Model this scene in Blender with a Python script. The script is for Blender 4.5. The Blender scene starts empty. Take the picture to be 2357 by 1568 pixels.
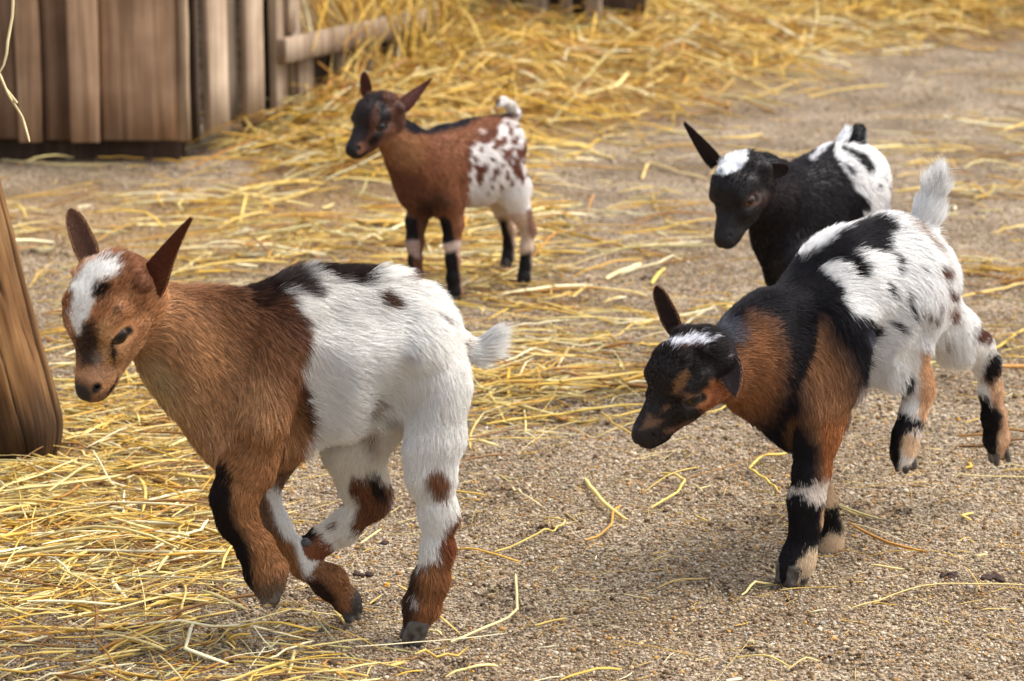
import bpy, math, random
import numpy as np
from mathutils import Matrix, Vector

random.seed(4)
RNG = np.random.default_rng(11)
D = bpy.data
SC = bpy.context.scene
COL = SC.collection

# ------------------------------------------------------------------ camera
CAMH = 0.84
FPX = 6600.0                 # focal length in reference pixels (picture width 2357)
CX, CY = 1178.5, 784.0
HOR = -754.0
PITCH = math.atan((CY - HOR) / FPX)
cam_d = D.cameras.new('camera'); cam = D.objects.new('camera', cam_d); COL.objects.link(cam)
cam.location = (0, 0, CAMH)
cam.rotation_euler = (math.pi / 2 - PITCH, 0, 0)
cam_d.sensor_width = 36.0
cam_d.lens = 36.0 * FPX / 2357.0
cam_d.clip_start = 0.05; cam_d.clip_end = 500
cam_d.dof.use_dof = True
cam_d.dof.focus_distance = 2.62
cam_d.dof.aperture_fstop = 11.0
SC.camera = cam

# ------------------------------------------------------------------ world, sun, exposure
SUN_EL, SUN_AZ = 58.0, 80.0      # azimuth measured clockwise from +Y (away from the camera) to +X
w = D.worlds.new('World'); SC.world = w; w.use_nodes = True
wn = w.node_tree.nodes; wl = w.node_tree.links
sky = wn.new('ShaderNodeTexSky'); sky.sky_type = 'NISHITA'; sky.sun_disc = False
sky.sun_elevation = math.radians(SUN_EL); sky.sun_rotation = math.radians(SUN_AZ)
sky.air_density = 1.0; sky.dust_density = 4.0; sky.ozone_density = 1.0
hs_ = wn.new('ShaderNodeHueSaturation'); hs_.inputs['Saturation'].default_value = .45   # thin high cloud
wl.new(sky.outputs[0], hs_.inputs['Color']); wl.new(hs_.outputs[0], wn['Background'].inputs[0]); wn['Background'].inputs[1].default_value = 0.15
sun_d = D.lights.new('sun', 'SUN'); sun = D.objects.new('sun', sun_d); COL.objects.link(sun)
sun_d.energy = 1.8; sun_d.angle = math.radians(34.0); sun_d.color = (1.0, 0.94, 0.86)
_e, _a = math.radians(SUN_EL), math.radians(SUN_AZ)
sdir = Vector((math.sin(_a) * math.cos(_e), math.cos(_a) * math.cos(_e), math.sin(_e)))
sun.rotation_euler = sdir.to_track_quat('Z', 'Y').to_euler()
SC.view_settings.view_transform = 'Standard'; SC.view_settings.look = 'None'
SC.view_settings.exposure = 0.97; SC.view_settings.gamma = 1.0
SC.render.engine = 'CYCLES'
SC.cycles.max_bounces = 6; SC.cycles.diffuse_bounces = 3; SC.cycles.glossy_bounces = 2
SC.cycles.transparent_max_bounces = 4
SC.cycles.use_denoising = True

# ------------------------------------------------------------------ maths helpers
Cv = np.array([0, 0, CAMH]); Fv = np.array([0, math.cos(PITCH), -math.sin(PITCH)])
Uv = np.array([0, math.sin(PITCH), math.cos(PITCH)]); Rv = np.array([1., 0, 0])

def proj(P):
    d = (P - Cv) @ Fv
    return np.stack([CX + FPX * ((P - Cv) @ Rv) / d, CY - FPX * ((P - Cv) @ Uv) / d], -1)

def ray(x, y):
    return Fv + Rv * (x - CX) / FPX - Uv * (y - CY) / FPX

def ground(x, y, z=0.0):
    d = ray(x, y); t = (z - CAMH) / d[2]
    return Cv + d * t

def at_depth(x, y, dep):
    return Cv + ray(x, y) * dep

def sm(a, b, x):
    t = np.clip((x - a) / (b - a), 0, 1); return t * t * (3 - 2 * t)

class Noise:
    """smooth pseudo noise: sums of sines with random directions, about -1..1"""
    def __init__(s, seed, n=14, dim=3):
        r = np.random.default_rng(seed)
        v = r.normal(size=(n, dim)); s.v = v / np.linalg.norm(v, axis=1, keepdims=True) * r.uniform(.6, 1.7, (n, 1))
        s.p = r.uniform(0, 6.28, n); s.n = n
    def __call__(s, P, freq):
        P = np.asarray(P)
        return np.sin(P @ (s.v.T * freq * 6.28) + s.p).sum(-1) * (1.6 / s.n)
N1, N2, N3 = Noise(1), Noise(2), Noise(3)
G1, G2 = Noise(5, dim=2), Noise(6, dim=2)

def vnoise2(x, y, seed=0):
    """value noise, numpy"""
    xi = np.floor(x).astype(np.int64); yi = np.floor(y).astype(np.int64)
    xf = x - xi; yf = y - yi; u = xf * xf * (3 - 2 * xf); v = yf * yf * (3 - 2 * yf)
    def h(a, b):
        n = (a * 374761393 + b * 668265263 + seed * 974711) & 0x7fffffff
        n = ((n ^ (n >> 13)) * 1274126177) & 0x7fffffff
        return ((n ^ (n >> 16)) & 0xffff) / 65535.0
    return (h(xi, yi) * (1 - u) + h(xi + 1, yi) * u) * (1 - v) + (h(xi, yi + 1) * (1 - u) + h(xi + 1, yi + 1) * u) * v

def poly_sd(P, poly):
    """signed distance to a polygon (negative inside)"""
    P = np.asarray(P, float); poly = np.asarray(poly, float)
    d = np.full(len(P), 1e18); s = np.ones(len(P))
    n = len(poly)
    for i in range(n):
        a = poly[i]; b = poly[i - 1]
        e = b - a; w_ = P - a
        t = np.clip((w_ @ e) / (e @ e), 0, 1)[:, None]
        q = w_ - e * t
        d = np.minimum(d, (q * q).sum(1))
        c1 = P[:, 1] >= a[1]; c2 = P[:, 1] < b[1]; c3 = e[0] * w_[:, 1] > e[1] * w_[:, 0]
        flip = (c1 & c2 & c3) | (~c1 & ~c2 & ~c3)
        s = np.where(flip, -s, s)
    return s * np.sqrt(d)

def lin(c):
    c = np.asarray(c, float) / 255.0
    return np.where(c <= .04045, c / 12.92, ((c + .055) / 1.055) ** 2.4)

# ------------------------------------------------------------------ object helpers
def props(o, label=None, cat=None, group=None, kind=None):
    if label: o['label'] = label
    if cat: o['category'] = cat
    if group: o['group'] = group
    if kind: o['kind'] = kind
    return o

def empty(name, loc, rz=0.0):
    o = D.objects.new(name, None); COL.objects.link(o); o.location = loc; o.rotation_euler = (0, 0, rz)
    o.empty_display_size = .05
    return o

def mesh_np(name, V, Fc, mat, parent=None, col=None, smooth=True, extra=None):
    """V (n,3); Fc (m,k) quads or tris; col (n,3) per-vertex colour"""
    V = np.asarray(V, np.float32); Fc = np.asarray(Fc, np.int32)
    me = D.meshes.new(name)
    me.vertices.add(len(V)); me.vertices.foreach_set('co', V.ravel())
    k = Fc.shape[1]
    me.loops.add(len(Fc) * k); me.loops.foreach_set('vertex_index', Fc.ravel())
    me.polygons.add(len(Fc)); me.polygons.foreach_set('loop_start', np.arange(0, len(Fc) * k, k, dtype=np.int32))
    me.update(calc_edges=True)
    if smooth:
        me.polygons.foreach_set('use_smooth', np.ones(len(Fc), bool))
    if col is not None:
        a = me.color_attributes.new('col', 'FLOAT_COLOR', 'POINT')
        c4 = np.ones((len(V), 4), np.float32); c4[:, :3] = col
        a.data.foreach_set('color', c4.ravel())
    if extra:
        for nm, arr in extra.items():
            a = me.attributes.new(nm, 'FLOAT', 'POINT'); a.data.foreach_set('value', np.asarray(arr, np.float32))
    me.validate()
    o = D.objects.new(name, me); COL.objects.link(o)
    if mat: me.materials.append(mat)
    if parent: o.parent = parent
    return o

class MB:
    def __init__(s): s.v = []; s.f = []; s.c = []
    def add(s, V, Fq, c=None):
        b = sum(len(x) for x in s.v)
        s.v.append(np.asarray(V, float)); s.f.append(np.asarray(Fq) + b)
        s.c.append(np.tile(np.asarray(c if c is not None else (1, 1, 1), float), (len(V), 1)) if c is None or np.ndim(c) == 1 else np.asarray(c))
    def build(s, name, mat, parent=None, smooth=False):
        return mesh_np(name, np.vstack(s.v), np.vstack(s.f), mat, parent, np.vstack(s.c), smooth)

def node_mat(name):
    m = D.materials.new(name); m.use_nodes = True
    return m, m.node_tree.nodes, m.node_tree.links, m.node_tree.nodes['Principled BSDF']

def N(nodes, t, **kw):
    n = nodes.new(t)
    for k, v in kw.items():
        if k.startswith('i_'):
            n.inputs[k[2:].replace('_', ' ')].default_value = v
        else: setattr(n, k, v)
    return n

# ------------------------------------------------------------------ materials
def mat_fur(name):
    m, n, l, b = node_mat(name)
    a = N(n, 'ShaderNodeAttribute', attribute_name='col')
    l.new(a.outputs['Color'], b.inputs['Base Color'])
    b.inputs['Roughness'].default_value = .55
    b.inputs['Specular IOR Level'].default_value = .13
    return m
def mat_skin(name):
    m, n, l, b = node_mat(name)
    a = N(n, 'ShaderNodeAttribute', attribute_name='col')
    tc = N(n, 'ShaderNodeTexCoord')
    ns = N(n, 'ShaderNodeTexNoise', i_Scale=420.0, i_Detail=3.0)
    l.new(tc.outputs['Object'], ns.inputs['Vector'])
    mx = N(n, 'ShaderNodeMix', data_type='RGBA', blend_type='MULTIPLY'); mx.inputs[0].default_value = 1
    rp = N(n, 'ShaderNodeMapRange'); rp.inputs[3].default_value = .62; rp.inputs[4].default_value = 1.25
    l.new(ns.outputs['Fac'], rp.inputs[0])
    l.new(a.outputs['Color'], mx.inputs[6]); l.new(rp.outputs[0], mx.inputs[7])
    l.new(mx.outputs[2], b.inputs['Base Color'])
    bp = N(n, 'ShaderNodeBump'); bp.inputs['Strength'].default_value = .5; bp.inputs['Distance'].default_value = .0008
    l.new(ns.outputs['Fac'], bp.inputs['Height']); l.new(bp.outputs[0], b.inputs['Normal'])
    b.inputs['Roughness'].default_value = .6; b.inputs['Specular IOR Level'].default_value = .3
    return m
def mat_hoof():
    m, n, l, b = node_mat('hoof_horn')
    tc = N(n, 'ShaderNodeTexCoord'); ns = N(n, 'ShaderNodeTexNoise', i_Scale=150.0, i_Detail=5.0)
    cr = N(n, 'ShaderNodeValToRGB'); cr.color_ramp.elements[0].color = (.016, .014, .014, 1); cr.color_ramp.elements[1].color = (.15, .13, .115, 1)
    cr.color_ramp.elements[0].position = .3; cr.color_ramp.elements[1].position = .8
    l.new(tc.outputs['Object'], ns.inputs['Vector']); l.new(ns.outputs['Fac'], cr.inputs[0]); l.new(cr.outputs[0], b.inputs['Base Color'])
    bp = N(n, 'ShaderNodeBump'); bp.inputs['Strength'].default_value = .4; bp.inputs['Distance'].default_value = .001
    l.new(ns.outputs['Fac'], bp.inputs['Height']); l.new(bp.outputs[0], b.inputs['Normal'])
    b.inputs['Roughness'].default_value = .36
    return m
def mat_eye(name, iris):
    m, n, l, b = node_mat(name)
    tc = N(n, 'ShaderNodeTexCoord'); sp = N(n, 'ShaderNodeSeparateXYZ'); l.new(tc.outputs['Object'], sp.inputs[0])
    # horizontal bar pupil in the sphere's own frame (y looks outwards)
    ab1 = N(n, 'ShaderNodeMath', operation='ABSOLUTE'); l.new(sp.outputs[2], ab1.inputs[0])
    ab2 = N(n, 'ShaderNodeMath', operation='ABSOLUTE'); l.new(sp.outputs[0], ab2.inputs[0])
    c1 = N(n, 'ShaderNodeMath', operation='LESS_THAN'); l.new(ab1.outputs[0], c1.inputs[0]); c1.inputs[1].default_value = .30
    c2 = N(n, 'ShaderNodeMath', operation='LESS_THAN'); l.new(ab2.outputs[0], c2.inputs[0]); c2.inputs[1].default_value = .5
    an = N(n, 'ShaderNodeMath', operation='MULTIPLY'); l.new(c1.outputs[0], an.inputs[0]); l.new(c2.outputs[0], an.inputs[1])
    mx = N(n, 'ShaderNodeMix', data_type='RGBA'); l.new(an.outputs[0], mx.inputs[0])
    mx.inputs[6].default_value = (*iris, 1); mx.inputs[7].default_value = (.004, .004, .006, 1)
    l.new(mx.outputs[2], b.inputs['Base Color'])
    b.inputs['Roughness'].default_value = .05; b.inputs['Specular IOR Level'].default_value = .4
    return m
FUR = mat_fur('goat_fur'); SKIN = mat_skin('goat_skin'); HOOF = mat_hoof()
EYE_DARK = mat_eye('eye_dark', (.045, .022, .009)); EYE_AMBER = mat_eye('eye_amber', (.10, .045, .018))

def mat_ground():
    m, n, l, b = node_mat('gravel_ground')
    g = N(n, 'ShaderNodeNewGeometry')
    st = N(n, 'ShaderNodeAttribute', attribute_name='straw')
    v1 = N(n, 'ShaderNodeTexVoronoi', i_Scale=330.0); v2 = N(n, 'ShaderNodeTexVoronoi', i_Scale=150.0)
    no = N(n, 'ShaderNodeTexNoise', i_Scale=5.0, i_Detail=6.0); nf = N(n, 'ShaderNodeTexNoise', i_Scale=90.0, i_Detail=5.0)
    for x in (v1, v2, no, nf): l.new(g.outputs['Position'], x.inputs['Vector'])
    cr = N(n, 'ShaderNodeValToRGB'); e = cr.color_ramp.elements
    e[0].position = .1; e[0].color = (.078, .056, .035, 1); e[1].position = .9; e[1].color = (.46, .375, .27, 1)
    x = e.new(.5); x.color = (.23, .175, .118, 1)
    sc = N(n, 'ShaderNodeSeparateColor'); l.new(v1.outputs['Color'], sc.inputs[0]); l.new(sc.outputs[0], cr.inputs[0])
    # slow tone changes of the earth
    c2 = N(n, 'ShaderNodeValToRGB'); c2.color_ramp.elements[0].position = .35; c2.color_ramp.elements[0].color = (.60, .54, .48, 1)
    c2.color_ramp.elements[1].position = .65; c2.color_ramp.elements[1].color = (1.12, 1.1, 1.08, 1)
    l.new(no.outputs['Fac'], c2.inputs[0])
    mu = N(n, 'ShaderNodeMix', data_type='RGBA', blend_type='MULTIPLY'); mu.inputs[0].default_value = 1
    l.new(cr.outputs[0], mu.inputs[6]); l.new(c2.outputs[0], mu.inputs[7])
    cs = N(n, 'ShaderNodeValToRGB'); cs.color_ramp.elements[0].color = (.16, .07, .018, 1); cs.color_ramp.elements[1].color = (.55, .33, .09, 1)
    cs.color_ramp.elements[0].position = .3; cs.color_ramp.elements[1].position = .7
    l.new(nf.outputs['Fac'], cs.inputs[0])
    mx = N(n, 'ShaderNodeMix', data_type='RGBA'); l.new(st.outputs['Fac'], mx.inputs[0]); l.new(mu.outputs[2], mx.inputs[6]); l.new(cs.outputs[0], mx.inputs[7])
    l.new(mx.outputs[2], b.inputs['Base Color'])
    ad = N(n, 'ShaderNodeMath', operation='ADD'); l.new(v1.outputs['Distance'], ad.inputs[0]); l.new(v2.outputs['Distance'], ad.inputs[1])
    inv = N(n, 'ShaderNodeMath', operation='MULTIPLY'); inv.inputs[1].default_value = -1; l.new(ad.outputs[0], inv.inputs[0])
    bp = N(n, 'ShaderNodeBump'); bp.inputs['Strength'].default_value = .8; bp.inputs['Distance'].default_value = .003
    l.new(inv.outputs[0], bp.inputs['Height']); l.new(bp.outputs[0], b.inputs['Normal'])
    b.inputs['Roughness'].default_value = .9; b.inputs['Specular IOR Level'].default_value = .2
    return m
def mat_attr(name, rough=.8, spec=.3, noise=0, trans=0):
    m, n, l, b = node_mat(name)
    a = N(n, 'ShaderNodeAttribute', attribute_name='col')
    if noise:
        g = N(n, 'ShaderNodeNewGeometry'); ns = N(n, 'ShaderNodeTexNoise', i_Scale=float(noise), i_Detail=4.0)
        l.new(g.outputs['Position'], ns.inputs['Vector'])
        rp = N(n, 'ShaderNodeMapRange'); rp.inputs[3].default_value = .5; rp.inputs[4].default_value = 1.5; l.new(ns.outputs['Fac'], rp.inputs[0])
        mx = N(n, 'ShaderNodeMix', data_type='RGBA', blend_type='MULTIPLY'); mx.inputs[0].default_value = 1
        l.new(a.outputs['Color'], mx.inputs[6]); l.new(rp.outputs[0], mx.inputs[7]); l.new(mx.outputs[2], b.inputs['Base Color'])
    else: l.new(a.outputs['Color'], b.inputs['Base Color'])
    b.inputs['Roughness'].default_value = rough; b.inputs['Specular IOR Level'].default_value = spec
    return m
GROUND = mat_ground()
PEBBLE = mat_attr('pebble_stone', .85, .15, 500)
STRAW = mat_attr('dry_straw', .5, .3)
DUNG = mat_attr('dung', .7, .3, 300)

def mat_wood(name, dark, mid, light, axis='Z', scale=1.0, stain=True):
    m, n, l, b = node_mat(name)
    tc = N(n, 'ShaderNodeTexCoord'); mp = N(n, 'ShaderNodeMapping')
    s = [60 * scale, 60 * scale, 60 * scale]; s['XYZ'.index(axis)] = (2.2 if scale == 1.0 else 7.0) * scale
    mp.inputs['Scale'].default_value = s
    a = N(n, 'ShaderNodeAttribute', attribute_name='col')
    l.new(tc.outputs['Object'], mp.inputs[0])
    n1 = N(n, 'ShaderNodeTexNoise', i_Scale=1.0, i_Detail=7.0, i_Roughness=.65); l.new(mp.outputs[0], n1.inputs['Vector'])
    n2 = N(n, 'ShaderNodeTexNoise', i_Scale=9.0, i_Detail=4.0); l.new(tc.outputs['Object'], n2.inputs['Vector'])
    ad = N(n, 'ShaderNodeMath', operation='MULTIPLY_ADD'); ad.inputs[1].default_value = .45
    l.new(n2.outputs['Fac'], ad.inputs[0]); l.new(n1.outputs['Fac'], ad.inputs[2])
    cr = N(n, 'ShaderNodeValToRGB'); e = cr.color_ramp.elements
    e[0].position = .45; e[0].color = (*dark, 1); e[1].position = 1.0; e[1].color = (*light, 1); x = e.new(.7); x.color = (*mid, 1)
    l.new(ad.outputs[0], cr.inputs[0])
    mx = N(n, 'ShaderNodeMix', data_type='RGBA', blend_type='MULTIPLY'); mx.inputs[0].default_value = 1
    l.new(cr.outputs[0], mx.inputs[6]); l.new(a.outputs['Color'], mx.inputs[7]); l.new(mx.outputs[2], b.inputs['Base Color'])
    bp = N(n, 'ShaderNodeBump'); bp.inputs['Strength'].default_value = .6; bp.inputs['Distance'].default_value = .002
    l.new(n1.outputs['Fac'], bp.inputs['Height']); l.new(bp.outputs[0], b.inputs['Normal'])
    b.inputs['Roughness'].default_value = .8; b.inputs['Specular IOR Level'].default_value = .25
    return m
WOOD = mat_wood('weathered_boards', (.10, .068, .042), (.27, .20, .14), (.50, .41, .31))
LOG = mat_wood('old_log', (.045, .020, .008), (.20, .108, .044), (.42, .27, .13), scale=.7)

# ------------------------------------------------------------------ ground
HEAP = np.array([ground(*p)[:2] for p in [(545, 350), (625, 262), (700, -40), (1000, -200), (2700, -200), (2700, 96), (2357, 98), (2080, 122), (1900, 170), (1700, 245), (1450, 310), (1240, 380), (1190, 450), (1000, 450), (760, 440), (600, 400)]])
BAND = [(-700, 440), (300, 410), (520, 400), (570, 330), (900, 380), (1230, 400), (1300, 520), (1270, 640), (1180, 720), (1000, 700), (700, 640), (300, 680), (100, 620), (-700, 640)]
PILE = [(-700, 860), (60, 960), (180, 900), (420, 930), (520, 1060), (570, 1200), (560, 1330), (380, 1420), (-700, 1460)]
LOW = [(-700, 1400), (500, 1380), (900, 1450), (1150, 1570), (1150, 2000), (-700, 2000)]
MID = [(1060, 850), (1250, 860), (1480, 880), (1470, 960), (1300, 1000), (1080, 1010)]
BEHIND = [(100, 640), (520, 640), (520, 1100), (200, 950), (150, 800)]
RIGHT = [(1900, 330), (3000, 150), (3000, 900), (2200, 820), (2150, 450)]
BETW = [(1250, 350), (1600, 330), (1700, 420), (1620, 560), (1800, 680), (1600, 800), (1500, 900), (1150, 850), (1060, 720), (1400, 600)]
_a = np.array([(656 - CX) / FPX * 5.33, 5.24]); _b = np.array([(1010 - CX) / FPX * 5.85, 5.80])
RK0 = _a; RKD = (_b - _a) / np.linalg.norm(_b - _a); RKN = np.array([-RKD[1], RKD[0]])
def heapf(x, y):
    sd = poly_sd(np.stack([x, y], -1), HEAP)
    return sm(.16, -.60, sd)
HOOFP = [(RNG.uniform(-.75, .75), RNG.uniform(2.25, 4.2), RNG.uniform(0, 3.1)) for _ in range(95)]
FEET = [ground(*q)[:2] for q in ((945, 1480), (1825, 1345), (1910, 1290), (1046, 700), (953, 656), (1203, 660), (1165, 616), (1842, 904), (1838, 862), (2004, 842), (2014, 806))]
def feetf(x, y, r):
    f = np.zeros(len(x))
    for q in FEET: f = np.maximum(f, np.exp(-((x - q[0]) ** 2 + (y - q[1]) ** 2) / r ** 2))
    return f
def height(x, y):
    P = np.stack([x, y], -1)
    h = (G1(P, .8) * .006 + G2(P, 3.2) * .0022) * (1 - feetf(x, y, .10))
    xm = np.where((np.abs(x) < 1.2) & (y > 2) & (y < 5), 1.0, 0.0)
    if xm.any():
        i_ = np.nonzero(xm)[0]; hh_ = np.zeros(len(x)); Pi = P[i_]; acc = np.zeros(len(i_))
        acc += .0035 * (vnoise2(Pi[:, 0] * 22 + 90, Pi[:, 1] * 22 + 90, 12) - .5) + .0022 * (vnoise2(Pi[:, 0] * 55 + 90, Pi[:, 1] * 55 + 90, 13) - .5)
        for (hx, hy, ha) in HOOFP:
            dx, dy = Pi[:, 0] - hx, Pi[:, 1] - hy; c_, s_ = math.cos(ha), math.sin(ha)
            u_, v_ = dx * c_ + dy * s_, np.abs(-dx * s_ + dy * c_) - .008
            q_ = (u_ / .019) ** 2 + (v_ / .0085) ** 2
            acc -= .0075 * np.exp(-q_ ** 1.5); acc += .0022 * np.exp(-(np.sqrt(q_) - 1.8) ** 2 * 4)
        hh_[i_] = acc; h = h + hh_
    hf = heapf(x, y)
    h = h + hf * (.085 + .03 * G1(P, 2.0) + .02 * G2(P, 5))
    # straw banked up behind the rail of the hay rack
    a = RK0 + RKD * .10 + RKN * .20; s_ = (P - a) @ RKD; t_ = (P - a) @ RKN
    al = sm(.04, .12, s_) * sm(1.35, .7, s_)
    return h + al * (.44 + .06 * G2(P, 4)) * np.exp(-(t_ / np.where(t_ < 0, .085, .34)) ** 2)
def axis_pts(a, b, step, far):
    core = np.arange(a, b + step / 2, step); out = [core]
    s = step; hi = []; v = b
    while v < far: s *= 1.35; v += s; hi.append(v)
    s = step; lo = []; v = a
    while v > -far: s *= 1.35; v -= s; lo.append(v)
    return np.concatenate([np.array(lo[::-1]), core, np.array(hi)])
gx = axis_pts(-1.9, 1.9, .009, 90); gy = np.concatenate([np.arange(2.0, 4.2, .009)]); _t = axis_pts(4.22, 9.0, .022, 90); gy = np.concatenate([axis_pts(1.9, 2.0, .05, 90)[axis_pts(1.9, 2.0, .05, 90) < 1.99], gy, _t[_t > 4.21]])
X, Y = np.meshgrid(gx, gy, indexing='ij')
Xf, Yf = X.ravel(), Y.ravel()
inside = (abs(Xf) < 3) & (Yf > 1) & (Yf < 12)
Z = np.zeros(len(Xf)); Z[inside] = height(Xf[inside], Yf[inside])
Z[~inside] = height(np.clip(Xf[~inside], -3, 3), np.clip(Yf[~inside], 1, 12))
ST = np.zeros(len(Xf)); ST[inside] = sm(.0, .5, heapf(Xf[inside], Yf[inside]))
gp = proj(np.stack([Xf, Yf, Z], -1)[inside])
stb = np.clip(-poly_sd(gp, PILE) / 60, 0, 1) * .55
stb = np.maximum(stb, np.clip(-poly_sd(gp, BAND) / 90, 0, 1) * .35)
ST[inside] = np.maximum(ST[inside], stb)
ny = len(gy); ii = np.arange(len(gx) - 1)[:, None] * ny + np.arange(ny - 1)[None, :]
Fq = np.stack([ii, ii + ny, ii + ny + 1, ii + 1], -1).reshape(-1, 4)
gnd = mesh_np('ground', np.stack([Xf, Yf, Z], -1), Fq, GROUND, extra={'straw': ST})
props(gnd, 'brown sandy gravel floor of the goat pen', kind='structure')

# ------------------------------------------------------------------ gravel
def ico():
    t = (1 + 5 ** .5) / 2
    v = np.array([(-1, t, 0), (1, t, 0), (-1, -t, 0), (1, -t, 0), (0, -1, t), (0, 1, t), (0, -1, -t), (0, 1, -t), (t, 0, -1), (t, 0, 1), (-t, 0, -1), (-t, 0, 1)], float)
    v /= np.linalg.norm(v[0])
    f = np.array([(0, 11, 5), (0, 5, 1), (0, 1, 7), (0, 7, 10), (0, 10, 11), (1, 5, 9), (5, 11, 4), (11, 10, 2), (10, 7, 6), (7, 1, 8), (3, 9, 4), (3, 4, 2), (3, 2, 6), (3, 6, 8), (3, 8, 9), (4, 9, 5), (2, 4, 11), (6, 2, 10), (8, 6, 7), (9, 8, 1)])
    return v, f
IV, IF = ico()
def scatter_ground(n, y0, y1, margin=1.12):
    """uniform points on the ground inside the seen wedge"""
    y = np.sqrt(RNG.uniform(y0 ** 2, y1 ** 2, n)); x = RNG.uniform(-1, 1, n) * y * .1785 * margin
    return x, y
def pebbles(n, y0, y1, rmin, rmax):
    x, y = scatter_ground(n, y0, y1, 1.3)
    hf = heapf(x, y); k = RNG.random(n) > hf * 2
    x, y = x[k], y[k]; n = len(x)
    r = rmin + (rmax - rmin) * RNG.random(n) ** 2.2
    z = height(x, y) + r * RNG.uniform(-.1, .45, n)
    S = r[:, None] * RNG.uniform(.65, 1.15, (n, 3)); S[:, 2] *= .75
    ang = RNG.uniform(0, 6.28, n); V = IV[None] * (1 + RNG.uniform(-.14, .14, (n, 12, 1))) * S[:, None, :]
    c, s = np.cos(ang)[:, None], np.sin(ang)[:, None]
    V = np.stack([V[..., 0] * c - V[..., 1] * s, V[..., 0] * s + V[..., 1] * c, V[..., 2]], -1)
    V += np.stack([x, y, z], -1)[:, None, :]
    pal = lin([(154, 134, 106), (172, 153, 124), (200, 184, 160), (132, 110, 84), (104, 82, 60), (172, 162, 148), (200, 186, 162), (174, 134, 84), (100, 78, 56)])
    pc = pal[RNG.choice(len(pal), n, p=[.20, .18, .10, .17, .12, .08, .035, .08, .035])]
    gr = RNG.random(n) < .006
    pc[gr] = lin((205, 150, 50))
    V[gr] = V[gr] * 1.0
    pc = pc * RNG.uniform(.7, 1.15, (n, 1))
    return V.reshape(-1, 3), (IF[None] + (np.arange(n) * 12)[:, None, None]).reshape(-1, 3), np.repeat(pc, 12, 0)
mb = MB()
for a in ((112000, 2.1, 3.1, .0007, .0022), (4500, 2.15, 3.6, .0020, .0040), (54000, 3.1, 4.4, .0009, .0028), (22000, 4.4, 7.0, .0014, .0038)):
    V_, F_, C_ = pebbles(*a); mb.add(V_, F_, C_)
gv = mb.build('gravel', PEBBLE, smooth=True)
props(gv, 'small grey and tan pebbles strewn over the sandy ground', kind='stuff')

# ------------------------------------------------------------------ straw
def tubes(C, Wd, colr, flat=.34):
    """C (n,k,3) centre lines, Wd (n,) widths -> closed-ish tubes with 4 sides"""
    n, k, _ = C.shape
    T = np.gradient(C, axis=1); T /= np.linalg.norm(T, axis=2, keepdims=True) + 1e-9
    up = np.zeros_like(T); up[..., 2] = 1
    tilt = RNG.uniform(-.8, .8, (n, 1, 3)) * np.array([1, 1, 0]); up = up + tilt
    S = np.cross(T, up); S /= np.linalg.norm(S, axis=2, keepdims=True) + 1e-9
    Nn = np.cross(S, T)
    taper = np.ones(k); taper[0] = .75; taper[-1] = .55
    ww = Wd[:, None, None] * taper[None, :, None] * .5
    fl = RNG.uniform(flat * .5, 1, (n, 1, 1))
    ring = np.stack([C + S * ww, C + Nn * ww * fl, C - S * ww, C - Nn * ww * fl], 2)  # n,k,4,3
    V = ring.reshape(-1, 3)
    base = (np.arange(n) * k * 4)[:, None, None] + (np.arange(k - 1) * 4)[None, :, None]
    j = np.arange(4)[None, None, :]; j2 = (j + 1) % 4
    F_ = np.stack([base + j, base + j2, base + 4 + j2, base + 4 + j], -1).reshape(-1, 4)
    cc = np.repeat(colr, k * 4, 0)
    # a little tone change along each stem
    tt = np.tile(np.repeat(RNG.uniform(.85, 1.12, (k,)), 4), n)[:, None]
    return V, F_, cc * tt
SPAL = lin([(226, 194, 108), (216, 178, 84), (238, 216, 146), (204, 158, 66), (246, 234, 190), (184, 130, 56), (204, 190, 130), (150, 108, 62), (226, 182, 66)])
def straw_cols(n, warm):
    p0 = np.array([.17, .15, .16, .11, .12, .07, .10, .08, .04]); p1 = np.array([.12, .20, .07, .22, .05, .12, .02, .07, .13])
    w_ = np.clip(warm, 0, 1)
    u = RNG.random(n) < w_
    a = RNG.choice(9, n, p=p0 / p0.sum()); b_ = RNG.choice(9, n, p=p1 / p1.sum())
    return SPAL[np.where(u, b_, a)] * RNG.uniform(.62, 1.05, (n, 1))
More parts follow.
